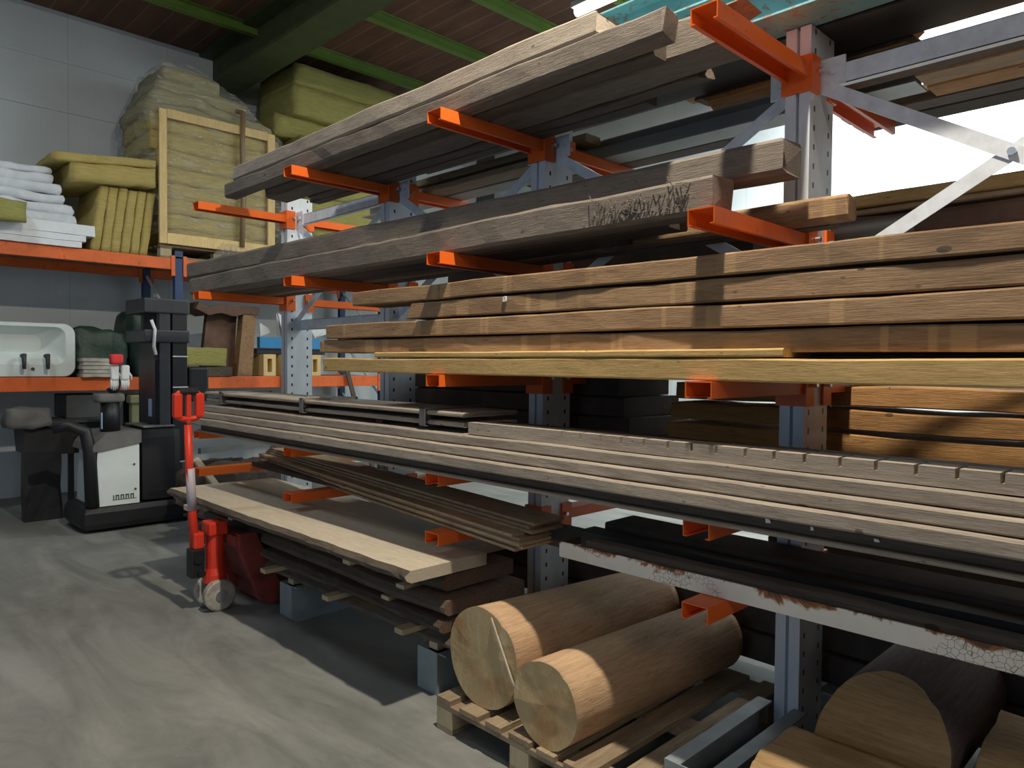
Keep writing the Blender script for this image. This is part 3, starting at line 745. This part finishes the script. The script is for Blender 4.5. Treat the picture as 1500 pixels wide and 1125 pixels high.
logx('log', 1.955, 3.05, 1.80, .302, .160, .155, 'thinner peeled log nearer the camera on the pallet', 7, yend=1.74)

# right-hand floor: split wood pieces on a second pallet
pallet('wooden_pallet', 2.05, .1, 1.3, 1.0, 0, 'wooden pallet under the split log pieces at the lower right')
def chunk(lo, hi, seed, label, mat, cat='log', amp=.02, rot=None, cut=None, rnd_=.5):
    m = MB().fuzz(lo, hi, (14, 14, 10), amp, 4, seed, rnd=rnd_)
    if cut:
        c = Vector([(a+b_)/2 for a, b_ in zip(lo, hi)])
        for i, v in enumerate(m.v):
            for (nx, ny, nz, d) in cut:
                nn_ = Vector((nx, ny, nz)).normalized(); e = (v-c).dot(nn_)-d
                if e > 0: v -= nn_*e
    if rot: 
        c = Vector([(a+b_)/2 for a, b_ in zip(lo, hi)]); m.xf(Matrix.Translation(c) @ Matrix.Rotation(rot, 4, 'Z') @ Matrix.Translation(-c))
    return tag(obj('log_piece', m, mat, smooth=True), label, cat)
chunk((2.06, -.30, .145), (2.36, 1.06, .36), 4, 'split pale timber lying lowest and nearest at the lower right corner', 'log_y', cut=[(-1, 0, 1.2, .13)], amp=.012, rnd_=.08)
o = logx('log_piece', 2.27, 3.25, .80, .345, .20, .20, 'dark round log with pale split front, behind the nearest split timber', 5, mats=('log_dark', 'log_y'), cut=.8)
chunk((2.44, -.25, .145), (2.85, .56, .42), 8, 'large orange-brown split piece right of the dark round log', 'log_y', cut=[(-1, 0, 1, .16)], amp=.018, rnd_=.15)
b('board', 3.3, 3.45, -.5, .6, .15, .30, 'white_plastic', 'whitish painted board behind the split log pieces', 'board')

# ---------------------------------------------------------------- pallet racking at the back wall
pr = thing('pallet_rack', (3.1, 9.05, 0), 'blue and orange pallet rack along the back wall', 'rack')
for x in (.35, 3.10, 5.85):
    for y in (8.5, 9.55):
        u = MB().box(x-.045, x+.045, y, y+.07, 0, 2.80 if y < 9 else 3.0, .006)
        obj('upright', u, 'blue', pr)
    for z0, z1 in ((.3, 1.1), (1.1, .3+1.6), (1.9, 2.6)):
        obj('lattice', MB().bar((x, 8.57, z0), (x, 9.55, z1), .03, .02, side=(1, 0, 0)), 'galv', pr)
for a, b_ in ((.395, 3.055), (3.145, 5.805)):
    for z0, z1 in ((2.585, 2.712), (1.245, 1.385)):
        for y in (8.5, 9.57):
            obj('shelf_beam', MB().box(a, b_, y, y+.05, z0, z1, .006), 'orange_dull', pr)
            for xx in (a, b_):
                s_ = 1 if xx == a else -1; p, q = sorted((xx, xx+s_*.04))
                obj('beam_clip', MB().box(p, q, y-.012, y-.001, z0-.07, z1+.03), 'orange_dull', pr)
        for i in range(6):
            ww = (b_-a)/6
            obj('deck_board', MB().box(a+ww*i+.01, a+ww*(i+1)-.01, 8.552, 9.568, z1-.03, z1-.004), 'pallet_y', pr)
SH1, SH2 = 2.713, 1.386

# wool crate
pallet('wooden_pallet', 2.9, 8.5, 1.32, 1.0, SH1, 'pallet on the back shelf under the wrapped yellow wool bale')
cr = thing('crate_frame', (3.55, 8.5, 2.86), 'pine frame standing in front of the wrapped wool bale', 'frame')
obj('post', MB().box(2.875, 2.955, 8.44, 8.475, 2.86, 4.33, .004), 'crate', cr); obj('post', MB().box(4.13, 4.22, 8.44, 8.475, 2.86, 4.33, .004), 'crate', cr)
obj('rail', MB().box(2.957, 4.128, 8.44, 8.475, 4.24, 4.34, .004), 'crate', cr); obj('rail', MB().box(2.957, 4.128, 8.44, 8.475, 2.86, 2.98, .004), 'crate', cr)
wt = thing('wool_bale', (3.5, 9.0, 2.86), 'big bale of yellow mineral wool wrapped in clear plastic behind a pine frame', 'insulation')
lay = [(2.93, 4.20, 2.862, 3.03), (2.93, 4.20, 3.035, 3.20), (2.92, 4.20, 3.205, 3.37), (2.92, 4.22, 3.375, 3.54), (2.90, 4.20, 3.545, 3.72), (2.88, 4.22, 3.725, 3.90), (2.82, 4.22, 3.905, 4.10), (2.80, 4.26, 4.105, 4.28)]
for i, (a, b_, z0, z1) in enumerate(lay):
    obj('wool_layer', MB().fuzz((a, 8.50, z0), (b_, 9.45, z1), (14, 10, 3), .018, 5, i), 'wool', wt, smooth=True)
top = [(2.76, 4.34, 4.29, 4.45, .0), (2.84, 4.28, 4.44, 4.58, .0), (2.90, 3.95, 4.57, 4.72, 0), (2.98, 3.62, 4.70, 4.88, 0)]
for i, (a, b_, z0, z1, _) in enumerate(top):
    m = MB().fuzz((a, 8.52+.03*i, z0), (b_, 9.5, z1), (16, 10, 3), .035, 4, i+20, rnd=.25)
    for v in m.v: v.z -= max(0, v.x-3.3)*.16
    obj('wool_layer', m, 'wool_dull', wt, smooth=True)
m = MB().fuzz((2.72, 8.478, 2.95), (4.36, 9.52, 4.94), (22, 12, 22), .03, 5, 77, rnd=.2)
for v in m.v:
    if v.z > 4.3: 
        k_ = (v.z-4.3)/.64; v.x = v.x + (3.25-v.x)*k_*.45; v.y = v.y + (9.0-v.y)*k_*.1; v.z -= max(0, v.x-3.3)*.45*k_
    if v.y < 8.49 : v.y = 8.482 + noise.noise(v*6)*.006
    if v.x < 2.9 and v.y < 8.6 and v.z < 4.2: v.x = 2.87
obj('plastic_wrap', m, 'wrap', wt, smooth=True)
obj('strap', MB().tube([(3.80, 8.43, 2.92), (3.815, 8.425, 3.5), (3.80, 8.42, 4.1), (3.82, 8.44, 4.50), (3.78, 8.9, 4.66)], .03, 6), 'tape', wt, smooth=True)
pb = MB()
for i in range(5):
    pb.tube([(3.60+.04*i, 8.47, 2.98), (3.55+.07*i, 8.44, 2.86), (3.50+.09*i, 8.43, 2.73)], [.01, .05, .03], 7)
obj('wrap_tail', pb, 'wrap', wt, smooth=True)

# leaning wool batts and flat ones
for i in range(6):
    m = MB().fuzz((2.28+i*.094, 8.52, SH1+.002), (2.362+i*.094, 9.3, 3.40-.0*i), (3, 10, 10), .010, 8, i+40)
    for v in m.v: v.x += (v.z-SH1)*.13-.06
    tag(obj('wool_batt', m, 'wool', smooth=True), 'upright yellow wool batt leaning beside the pine frame, %s from the left' % ['first', 'second', 'third', 'fourth', 'fifth', 'sixth'][i], 'insulation', 'upright wool batts')
for i, (a, b_, z0, z1, l) in enumerate(((2.02, 2.84, 3.43, 3.62, 'thick yellow wool batt lying across the upright batts'), (1.86, 2.83, 3.64, 3.715, 'thin yellow wool batt on top of the thick lying batt'))):
    m = MB().fuzz((a, 8.44, z0), (b_, 9.4, z1), (12, 10, 3), .014, 6, i+60)
    for v in m.v: v.z += (v.x-2.84)*.10*1.0 + .03
    tag(obj('wool_batt', m, 'wool', smooth=True), l, 'insulation')
# white foam and fleece on the left
for i, (a, b_, z0, z1, l) in enumerate(((.9, 2.12, 2.715, 2.775, 'lowest white foam sheet on the back shelf'), (1.0, 2.16, 2.779, 2.84, 'middle white foam sheet on the back shelf'), (1.2, 2.24, 2.844, 2.95, 'thick white foam sheet under the folded fleece'))):
    tag(obj('foam_sheet', MB().fuzz((a, 8.46, z0), (b_, 9.4, z1), (8, 8, 2), .004, 5, i), 'whitefoam'), l, 'foam')
zz = 2.955
for i in range(6):
    h = [.09, .10, .09, .10, .09, .07][i]
    m = MB().fuzz((.7, 8.50+.02*i, zz), (2.10-.045*i+.03*(i % 2), 9.4, zz+h), (20, 10, 3), .022, 5, i+90, rnd=.3)
    for v in m.v: v.z += math.sin(v.x*6+i*.4)*.008
    tag(obj('fleece_fold', m, 'fleece', smooth=True), 'folded white fleece sheet on the foam, layer %s from the bottom' % ['one', 'two', 'three', 'four', 'five', 'six'][i], 'fleece', 'stack of folded white fleece')
    zz += h+.004
tag(obj('wool_piece', MB().fuzz((1.0, 8.25, 2.885), (1.60, 8.44, 3.07), (10, 6, 5), .02, 8, 3), 'wool_green', smooth=True), 'green-yellow lump of wool in front of the white fleece', 'insulation')

# second wool pile to the right
pallet('wooden_pallet', 4.45, 8.5, 1.25, 1.0, SH1, 'pallet on the back shelf under the tall green-yellow wool pile')
zz = 2.86; i = 0
for h, dx, dy, l in ((.42, .15, 0, 'lowest'), (.42, .08, .02, 'second'), (.40, .12, 0, 'third'), (.34, -.03, -.02, 'fourth'), (.26, -.28, .18, 'fifth'), (.36, -.12, .0, 'sixth'), (.28, -.10, .02, 'topmost')):
    tag(obj('wool_pack', MB().fuzz((4.62+dx, 8.50+dy, zz), (6.3+dx, 9.5, zz+h-.006), (14, 10, 4), .016, 5, i+120, rnd=.05), 'wool_green', smooth=True), 'green-yellow wool pack in the tall pile by the girder, %s of seven' % l, 'insulation', 'tall pile of wool packs')
    zz += h; i += 1

# sink on the lower shelf
sk = thing('sink', (1.5, 8.7, SH2), 'white ceramic wash basin standing on its side on the lower back shelf', 'sink')
def rr_ring(cx, cz, hw, hh, r, n=8, flare=0.0):
    P = []
    for (sx, sz, a0) in ((1, -1, -PI/2), (1, 1, 0), (-1, 1, PI/2), (-1, -1, PI)):
        for i in range(n+1):
            a = a0+PI/2*i/n; x = cx+sx*(hw-r)+r*math.cos(a); z = cz+sz*(hh-r)+r*math.sin(a)
            P.append((x*1.0, z))
    return P
rings = [(rr_ring(1.42, 1.655, .60, .265, .10), 8.80), (rr_ring(1.42, 1.655, .65, .272, .11), 8.53), (rr_ring(1.42, 1.655, .64, .262, .10), 8.51), (rr_ring(1.42, 1.70, .56, .19, .09), 8.51), (rr_ring(1.42, 1.72, .53, .15, .09), 8.56), (rr_ring(1.42, 1.72, .38, .09, .08), 8.68)]
vs = []; fs = []; n = len(rings[0][0])
for P, y in rings:
    for x, z in P: vs.append((x, y, z))
for i in range(len(rings)-1):
    for j in range(n): fs.append((i*n+j, i*n+(j+1) % n, (i+1)*n+(j+1) % n, (i+1)*n+j))
fs.append(tuple(range(n))[::-1]); fs.append(tuple((len(rings)-1)*n+j for j in range(n)))
m = MB(); m.add(vs, fs)
lo = min(v.z for v in m.v)
for v in m.v: v.z += SH2+.002-lo
obj('basin', m, 'ceramic', sk, smooth=False)
for x in (1.60, 1.80):
    obj('tap', MB().tube([(x, 8.50, 1.60), (x, 8.42, 1.61), (x+.0, 8.41, 1.47)], [.022, .024, .016], 10), 'darkgrey', sk, smooth=True)
obj('overflow', MB().tube([(1.69, 8.51, 1.47), (1.69, 8.500, 1.47)], .016, 10), 'darkgrey', sk)
# bags, papers
m = MB().fuzz((2.08, 8.62, SH2+.002), (2.62, 9.2, 1.90), (12, 10, 10), .05, 4, 5, rnd=.9)
tag(obj('rubbish_bag', m, 'darkgreen', smooth=True), 'dark green bag behind the stacked papers, next to the sink', 'bag')
m = MB().fuzz((2.64, 8.60, SH2+.002), (3.02, 9.3, 2.13), (12, 10, 12), .05, 3.5, 9, rnd=1)
tag(obj('rubbish_bag', m, 'darkgreen', smooth=True), 'larger shiny dark green bag left of the forklift mast', 'bag')
for i in range(5):
    m = MB().fuzz((2.11+.01*(i % 2), 8.42, SH2+.002+i*.04), (2.44-.01*(i % 3), 8.66, SH2+.037+i*.04), (6, 3, 2), .004, 9, i)
    tag(obj('paper_bundle', m, 'paper'), 'flat grey bundle between the sink and the green bag, %s from the bottom' % ['first', 'second', 'third', 'fourth', 'fifth'][i], 'papers', 'pile of flat grey bundles')
# things on the lower shelf right of the forklift
st = thing('wooden_stand', (3.8, 8.9, SH2), 'dark brown stand with a wavy top and a pale side on the lower shelf', 'furniture')
obj('front_panel', MB().prism([(3.42, SH2+.002), (3.82, SH2+.002), (3.86, 2.12), (3.50, 2.12)], 'y', 8.72, 8.80), 'rust_board', st)
obj('side_panel', MB().prism([(3.80, SH2+.002), (3.98, SH2+.002), (4.04, 2.22), (3.88, 2.22)], 'y', 8.56, 8.70), 'brown_wood', st)
wv = [(3.30, 2.22), (3.34, 2.25)]+[(3.38+i*.06, 2.19+.012*math.sin(i*1.4)) for i in range(11)]+[(4.05, 2.23), (4.06, 2.28), (3.3, 2.28)]
wv = [(3.30, 2.17), (3.45, 2.10), (3.60, 2.135), (3.75, 2.10), (3.9, 2.14), (4.06, 2.13), (4.08, 2.23), (3.6, 2.235), (3.45, 2.20), (3.34, 2.25)]
obj('top_board', MB().prism(wv, 'y', 8.54, 8.95), 'rust_board', st)
tag(obj('wool_block', MB().fuzz((3.16, 8.50, SH2+.12), (3.64, 8.74, 1.72), (10, 5, 5), .012, 7, 4), 'wool_green', smooth=True), 'small yellow block at the foot of the brown stand', 'insulation')
tag(obj('plank_piece', MB().box(3.14, 3.70, 8.48, 9.0, SH2+.002, SH2+.11, .004), 'dark_wood'), 'short dark plank under the small yellow block', 'plank')
tag(obj('blue_beam', MB().box(4.08, 5.0, 8.56, 8.64, 1.73, 1.87, .006), 'brightblue'), 'bright blue steel beam lying on the pale pallet blocks', 'beam')
tag(obj('black_tray', MB().box(4.06, 5.0, 8.60, 9.1, 1.66, 1.728, .004), 'black'), 'black tray under the bright blue beam', 'tray')
for i, (x, l) in enumerate(((4.10, 'left'), (4.36, 'middle'), (4.72, 'right'))):
    m = MB().box(x, x+.16, 8.50, 9.1, SH2+.002, SH2+.05).box(x, x+.16, 8.50, 9.1, 1.60, 1.655).box(x, x+.05, 8.50, 9.1, SH2+.05, 1.60).box(x+.11, x+.16, 8.50, 9.1, SH2+.05, 1.60)
    tag(obj('hollow_block', m, 'crate'), 'pale hollow wooden block under the blue beam, the %s one' % l, 'block', 'pale hollow blocks')
# folded white sheeting above the blue beam
m = MB(); rs = random.Random(12)
for i in range(7):
    a = Vector((4.10+rs.random()*.9, 8.62+.03*i, 1.88)); 
    c_ = a+Vector((rs.uniform(-.2, .25), 0, rs.uniform(.15, .34))); d_ = a+Vector((rs.uniform(.1, .4), .02, rs.uniform(0, .12)))
    m.add([a, c_, d_, a+Vector((0, .012, 0)), c_+Vector((0, .012, 0)), d_+Vector((0, .012, 0))], [(0, 1, 2), (5, 4, 3), (0, 3, 4, 1), (1, 4, 5, 2), (2, 5, 3, 0)])
tag(obj('plastic_sheeting', m, 'white_plastic'), 'crumpled white sheeting heaped on the bright blue beam', 'sheeting')
for i, (xa, za, xb, zb, l) in enumerate(((3.95, .95, 4.45, 1.40, 'dark leaning'), (4.42, .9, 4.36, 1.42, 'pale upright'), (5.55, .85, 5.25, 1.45, 'dark slanting'))):
    tag(obj('loose_slat', MB().bar((xa, 8.2, za-.9), (xb, 8.46, zb), .06, .025, side=(1, 0, 0)), 'stick' if i == 1 else 'dark_wood'), l + ' slat of wood propped against the lower orange beam', 'slat')
# under the shelf: bins and tub
t = thing('black_tub', (1.9, 8.7, 0), 'black rectangular tub on legs under the lower shelf', 'container')
obj('tub', MB().prism([(1.62, .62), (2.18, .62), (2.26, .93), (1.60, .93)], 'y', 8.35, 8.95), 'black', t); obj('rim', MB().box(1.57, 2.29, 8.32, 8.98, .931, .952), 'darkgrey', t)
for x in (1.68, 2.08):
    for y in (8.4, 8.86): obj('leg', MB().box(x, x+.05, y, y+.05, 0, .619), 'black', t)
tag(obj('plastic_bin', MB().fuzz((1.55, 8.20, .001), (1.86, 8.33, .90), (5, 3, 8), .01, 4, 2), 'black'), 'tall narrow black bin in front of the black tub', 'bin')
tag(obj('tarpaulin_bundle', MB().fuzz((1.40, 8.12, .903), (1.78, 8.36, 1.10), (8, 5, 4), .04, 7, 8, rnd=.6), 'rubbergrey', smooth=True), 'crumpled grey cover lying on the narrow black bin', 'cover')
tag(obj('storage_box', MB().box(2.0, 2.35, 8.6, 9.1, .953, 1.20, .01), 'darkgrey'), 'dark grey box on the black tub under the shelf', 'box')
tag(obj('post_stand', MB().box(2.58, 2.70, 8.45, 8.55, 0, 1.16, .02).box(2.56, 2.74, 8.42, 8.58, 1.10, 1.19, .02), 'olive'), 'olive metal post behind the forklift body', 'post')
dr = thing('black_drum', (2.82, 8.84, 0), 'black drum with a pale band behind the forklift mast', 'drum')
obj('body', MB().tube([(2.82, 8.84, 0), (2.82, 8.84, 1.18)], .20, 24), 'black', dr, smooth=True); obj('band', MB().tube([(2.82, 8.84, .80), (2.82, 8.84, .86)], .206, 24), 'rubbergrey', dr, smooth=True)

# ---------------------------------------------------------------- walkie stacker (electric forklift)
fl = thing('stacker_truck', (2.3, 7.4, 0), 'black and white walk-behind electric stacker truck with a tall mast', 'forklift')
obj('chassis', MB().fuzz((1.79, 7.24, .03), (3.02, 7.92, .235), (16, 10, 4), .002, 3, 1, rnd=.5), 'black', fl, smooth=False)
m = MB().prism([(1.91, .237), (2.285, .237), (2.285, .80), (1.935, .735)], 'y', 7.27, 7.86); obj('white_cover', m, 'ceramic', fl, 'dirty white side cover')
mk = MB()
for (x, z) in ((2.24, .60), (2.25, .37)): obj('screw', MB().tube([(x, 7.272, z), (x, 7.262, z)], .010, 8), 'darkgrey', fl)
mk.box(2.055, 2.26, 7.2672, 7.2699, .283, .288)
rs = random.Random(6)
for i in range(9):                                 # rubbed-off lettering
    x = 2.06+.021*i; mk.box(x, x+.008, 7.2665, 7.2699, .285+.004*rs.random(), .330)
    if i % 2: mk.box(x, x+.02, 7.2665, 7.2699, .320, .330)
obj('lettering', mk, 'darkgrey', fl, 'rubbed-off dark lettering')
m = MB().prism([(1.88, .737), (1.90, .80), (2.0, .90), (2.30, .915), (2.30, .80), (1.935, .737)], 'y', 7.25, 7.88); obj('top_cover', m, 'rubbergrey', fl)
obj('battery_box', MB().fuzz((2.302, 7.25, .237), (2.66, 7.88, .925), (6, 8, 8), .002, 3, 3, rnd=.4), 'black', fl)
obj('battery_lid', MB().box(2.33, 2.62, 7.30, 7.83, .928, .945, .005), 'rubbergrey', fl)
th = obj('tiller_column', MB().tube([(2.09, 7.45, .905), (2.09, 7.45, 1.17)], [.085, .08], 16), 'black', fl, smooth=True)
obj('sticker', MB().box(2.005, 2.012, 7.40, 7.43, .93, 1.08), 'skyblue', th)
obj('motor_cap', MB().fuzz((1.96, 7.36, 1.172), (2.20, 7.56, 1.26), (8, 6, 5), .006, 6, 4, rnd=.9), 'rubbergrey', fl, smooth=True)
ti = obj('tiller_arm', MB().tube([(2.09, 7.44, 1.262), (2.13, 7.42, 1.30), (2.16, 7.38, 1.45)], [.05, .035, .028], 12), 'black', fl, smooth=True)
obj('safety_arm', MB().tube([(1.90, 7.30, .24), (1.88, 7.30, .74), (1.85, 7.32, .92), (1.72, 7.34, .985), (1.60, 7.36, .95)], [.06, .055, .055, .05, .04], 12), 'black', fl, smooth=True)
# mast
for y in (7.36, 7.80):
    obj('mast_rail', MB().box(2.50, 2.60, y, y+.09, .05, 2.10, .006), 'mast', fl); obj('mast_rail', MB().box(2.62, 2.76, y, y+.08, .05, 2.13, .006), 'black', fl)
obj('mast_guard', MB().box(2.47, 2.50, 7.40, 7.86, .946, 1.86), 'mast', fl)
for z0, z1, x0 in ((2.02, 2.16, 2.36), (1.74, 1.86, 2.36)):
    obj('mast_crosshead', MB().box(x0, 2.78, 7.34, 7.9, z0, z1, .015), 'mast', fl)
for z in (1.60, 1.30, .57): obj('mast_band', MB().box(2.62, 2.765, 7.352, 7.358, z, z+.012), 'ceramic', fl)
obj('hydraulic_box', MB().box(2.78, 2.98, 7.38, 7.80, 1.16, 1.50, .02), 'black', fl)
obj('cable_guide', MB().tube([(2.42, 7.34, 1.95), (2.45, 7.33, 1.86), (2.44, 7.335, 1.70), (2.46, 7.34, 1.62)], .015, 8), 'glove', fl, smooth=True)
obj('sticker', MB().box(2.462, 2.469, 7.48, 7.56, 1.02, 1.19), 'skyblue', fl)
for y in (7.40, 7.72): obj('fork', MB().box(2.99, 4.1, y, y+.12, .04, .09, .008), 'black', fl)
# gloves on the tiller
g = thing('work_gloves', (2.15, 7.3, 1.4), 'white work gloves with a red cuff hung on the tiller of the stacker truck', 'gloves')
for k_, dx in enumerate((-.055, .03)):
    o = MB(); bx = 2.15+dx
    o.fuzz((bx-.035, 7.31-.02*k_, 1.38), (bx+.035, 7.35-.02*k_, 1.52), (5, 4, 7), .004, 8, k_, rnd=.8)
    for q in range(4): 
        o.tube([(bx-.026+q*.017, 7.33-.02*k_, 1.39), (bx-.028+q*.018, 7.325-.02*k_, 1.34-.008*(q in (1, 2))), (bx-.027+q*.017, 7.33-.02*k_, 1.30-.012*(q in (1, 2)))], [.010, .0095, .006], 7)
    o.tube([(bx+.03, 7.33-.02*k_, 1.45), (bx+.05, 7.325-.02*k_, 1.42), (bx+.052, 7.325-.02*k_, 1.38)], [.011, .010, .007], 7)
    obj('glove', o, 'glove', g, smooth=True)
obj('cuff', MB().fuzz((2.05, 7.27, 1.525), (2.16, 7.36, 1.62), (5, 4, 4), .01, 9, 3, rnd=.7), 'redcloth', g, 'red cuff', smooth=True)

# ---------------------------------------------------------------- red pallet jack
pj = thing('pallet_jack', (1.88, 4.6, 0), 'red hand pallet jack parked against the slab stack', 'pallet jack')
for y in (4.48, 4.62):
    wl = obj('wheel', MB().tube([(1.88, y, .098), (1.88, y+.006, .098), (1.88, y+.044, .098), (1.88, y+.05, .098)], [.088, .098, .098, .088], 28), 'wheel', pj)
    obj('hub', MB().tube([(1.88, y-.008, .098), (1.88, y+.058, .098)], .034, 16), 'bolt', wl)
obj('axle', MB().tube([(1.88, 4.539, .098), (1.88, 4.611, .098)], .018, 10), 'darkgrey', pj)
obj('pump_body', MB().tube([(1.88, 4.575, .17), (1.88, 4.575, .22), (1.88, 4.575, .26), (1.88, 4.575, .47)], [.07, .07, .055, .055], 16), 'red', pj, smooth=False)
obj('pump_head', MB().box(1.82, 1.94, 4.51, 4.64, .472, .555, .012), 'red', pj)
obj('linkage', MB().box(1.72, 1.80, 4.53, 4.62, .22, .40, .01).tube([(1.76, 4.52, .34), (1.76, 4.64, .34)], .03, 10).tube([(1.775, 4.50, .25), (1.775, 4.64, .25)], .022, 10), 'black', pj)
hd = obj('handle_shaft', MB().tube([(1.76, 4.575, .40), (1.742, 4.575, .62), (1.725, 4.575, .90), (1.718, 4.575, 1.17)], [.030, .026, .024, .022], 10), 'red', pj, smooth=True)
obj('worn_sleeve', MB().tube([(1.7405, 4.575, .64), (1.7295, 4.575, .90)], .0272, 12), 'lilac', hd, 'pale worn section of the shaft', smooth=True)
obj('shaft_base', MB().box(1.735, 1.80, 4.53, 4.62, .40, .50, .012), 'red', pj)
# loop grip: plane facing the camera, across Y
gl = MB(); zc = 1.29
pts = []
for i in range(25):
    a = 2*PI*i/24; ca, sa = math.cos(a), math.sin(a)
    x = 1.72+.075*math.copysign(abs(ca)**.6, ca); z = zc+.085*math.copysign(abs(sa)**.6, sa); pts.append((x, 4.575, z))
gl.tube(pts, .018, 10, caps=False)
gp = obj('grip_loop', gl, 'red', pj, smooth=True)
obj('grip_side', MB().box(1.628, 1.68, 4.55, 4.60, 1.215, 1.365, .012), 'red', gp); obj('grip_side', MB().box(1.76, 1.812, 4.55, 4.60, 1.215, 1.365, .012), 'red', gp)
obj('trigger', MB().box(1.705, 1.735, 4.56, 4.59, 1.18, 1.385, .008), 'red', gp)
obj('grip_pad', MB().tube([(1.665, 4.575, 1.375), (1.775, 4.575, 1.375)], .024, 10), 'black', gp)
fr = MB().prism([(1.95, .49), (2.05, .49), (2.215, .135), (2.34, .125), (2.34, .02), (2.13, .02), (2.07, .09), (1.95, .40)], 'y', 4.36, 4.41)
obj('side_frame', fr, 'red_dark', pj)
fr = MB().prism([(1.95, .49), (2.05, .49), (2.215, .135), (2.34, .125), (2.34, .02), (2.13, .02), (2.07, .09), (1.95, .40)], 'y', 4.79, 4.84)
obj('side_frame', fr, 'red_dark', pj)
obj('back_plate', MB().prism([(1.97, .478), (2.02, .478), (2.13, .14), (2.09, .14)], 'y', 4.412, 4.788), 'red_dark', pj)
obj('cross_head', MB().box(1.942, 1.99, 4.42, 4.76, .40, .47, .008), 'red_dark', pj)
for y in (4.30, 4.72): obj('fork', MB().box(2.345, 3.2, y, y+.16, .035, .095, .008), 'red_dark', pj)
obj('fork_root', MB().box(2.12, 2.344, 4.413, 4.787, .02, .12, .008), 'red_dark', pj)

# debris on the floor between the racks
t = thing('wooden_pallet', (2.75, 6.5, 0), 'dark low pallet with a pale block, behind the far end of the slab stack', 'pallet')
for i in range(4): obj('deck_board', MB().box(2.60+i*.22, 2.76+i*.22, 6.2, 7.05, .10, .12), 'dark_wood', t)
for x in (2.62, 3.30): obj('block', MB().box(x, x+.1, 6.2, 6.3, 0, .099), 'block', t); obj('block', MB().box(x, x+.1, 6.9, 7.0, 0, .099), 'block', t)
m = MB(); rs = random.Random(21)
for i, (p, q, mm, l) in enumerate((((2.35, 6.1, .75), (2.62, 6.2, .42), 'stick', 'pale slat leaning steeply behind the far orange arm'), ((2.36, 6.1, .42), (2.95, 6.6, .50), 'stick', 'pale slat lying across the debris behind the far orange arm'), ((2.5, 6.4, .78), (3.4, 6.9, .74), 'rubbergrey', 'grey batten lying highest in the debris heap'), ((2.4, 6.5, .66), (3.1, 6.9, .60), 'gap_dark', 'dark batten in the middle of the debris heap'))):
    tag(obj('loose_slat', MB().bar(p, q, .05, .03), mm), l, 'slat')
tag(obj('debris_heap', MB().fuzz((2.45, 6.25, .17), (3.4, 7.0, .62), (14, 10, 8), .10, 3, 33, rnd=.8), 'gap_dark', smooth=False), 'dark heap of offcuts behind the far end of the slab stack', 'debris')['kind'] = 'stuff'
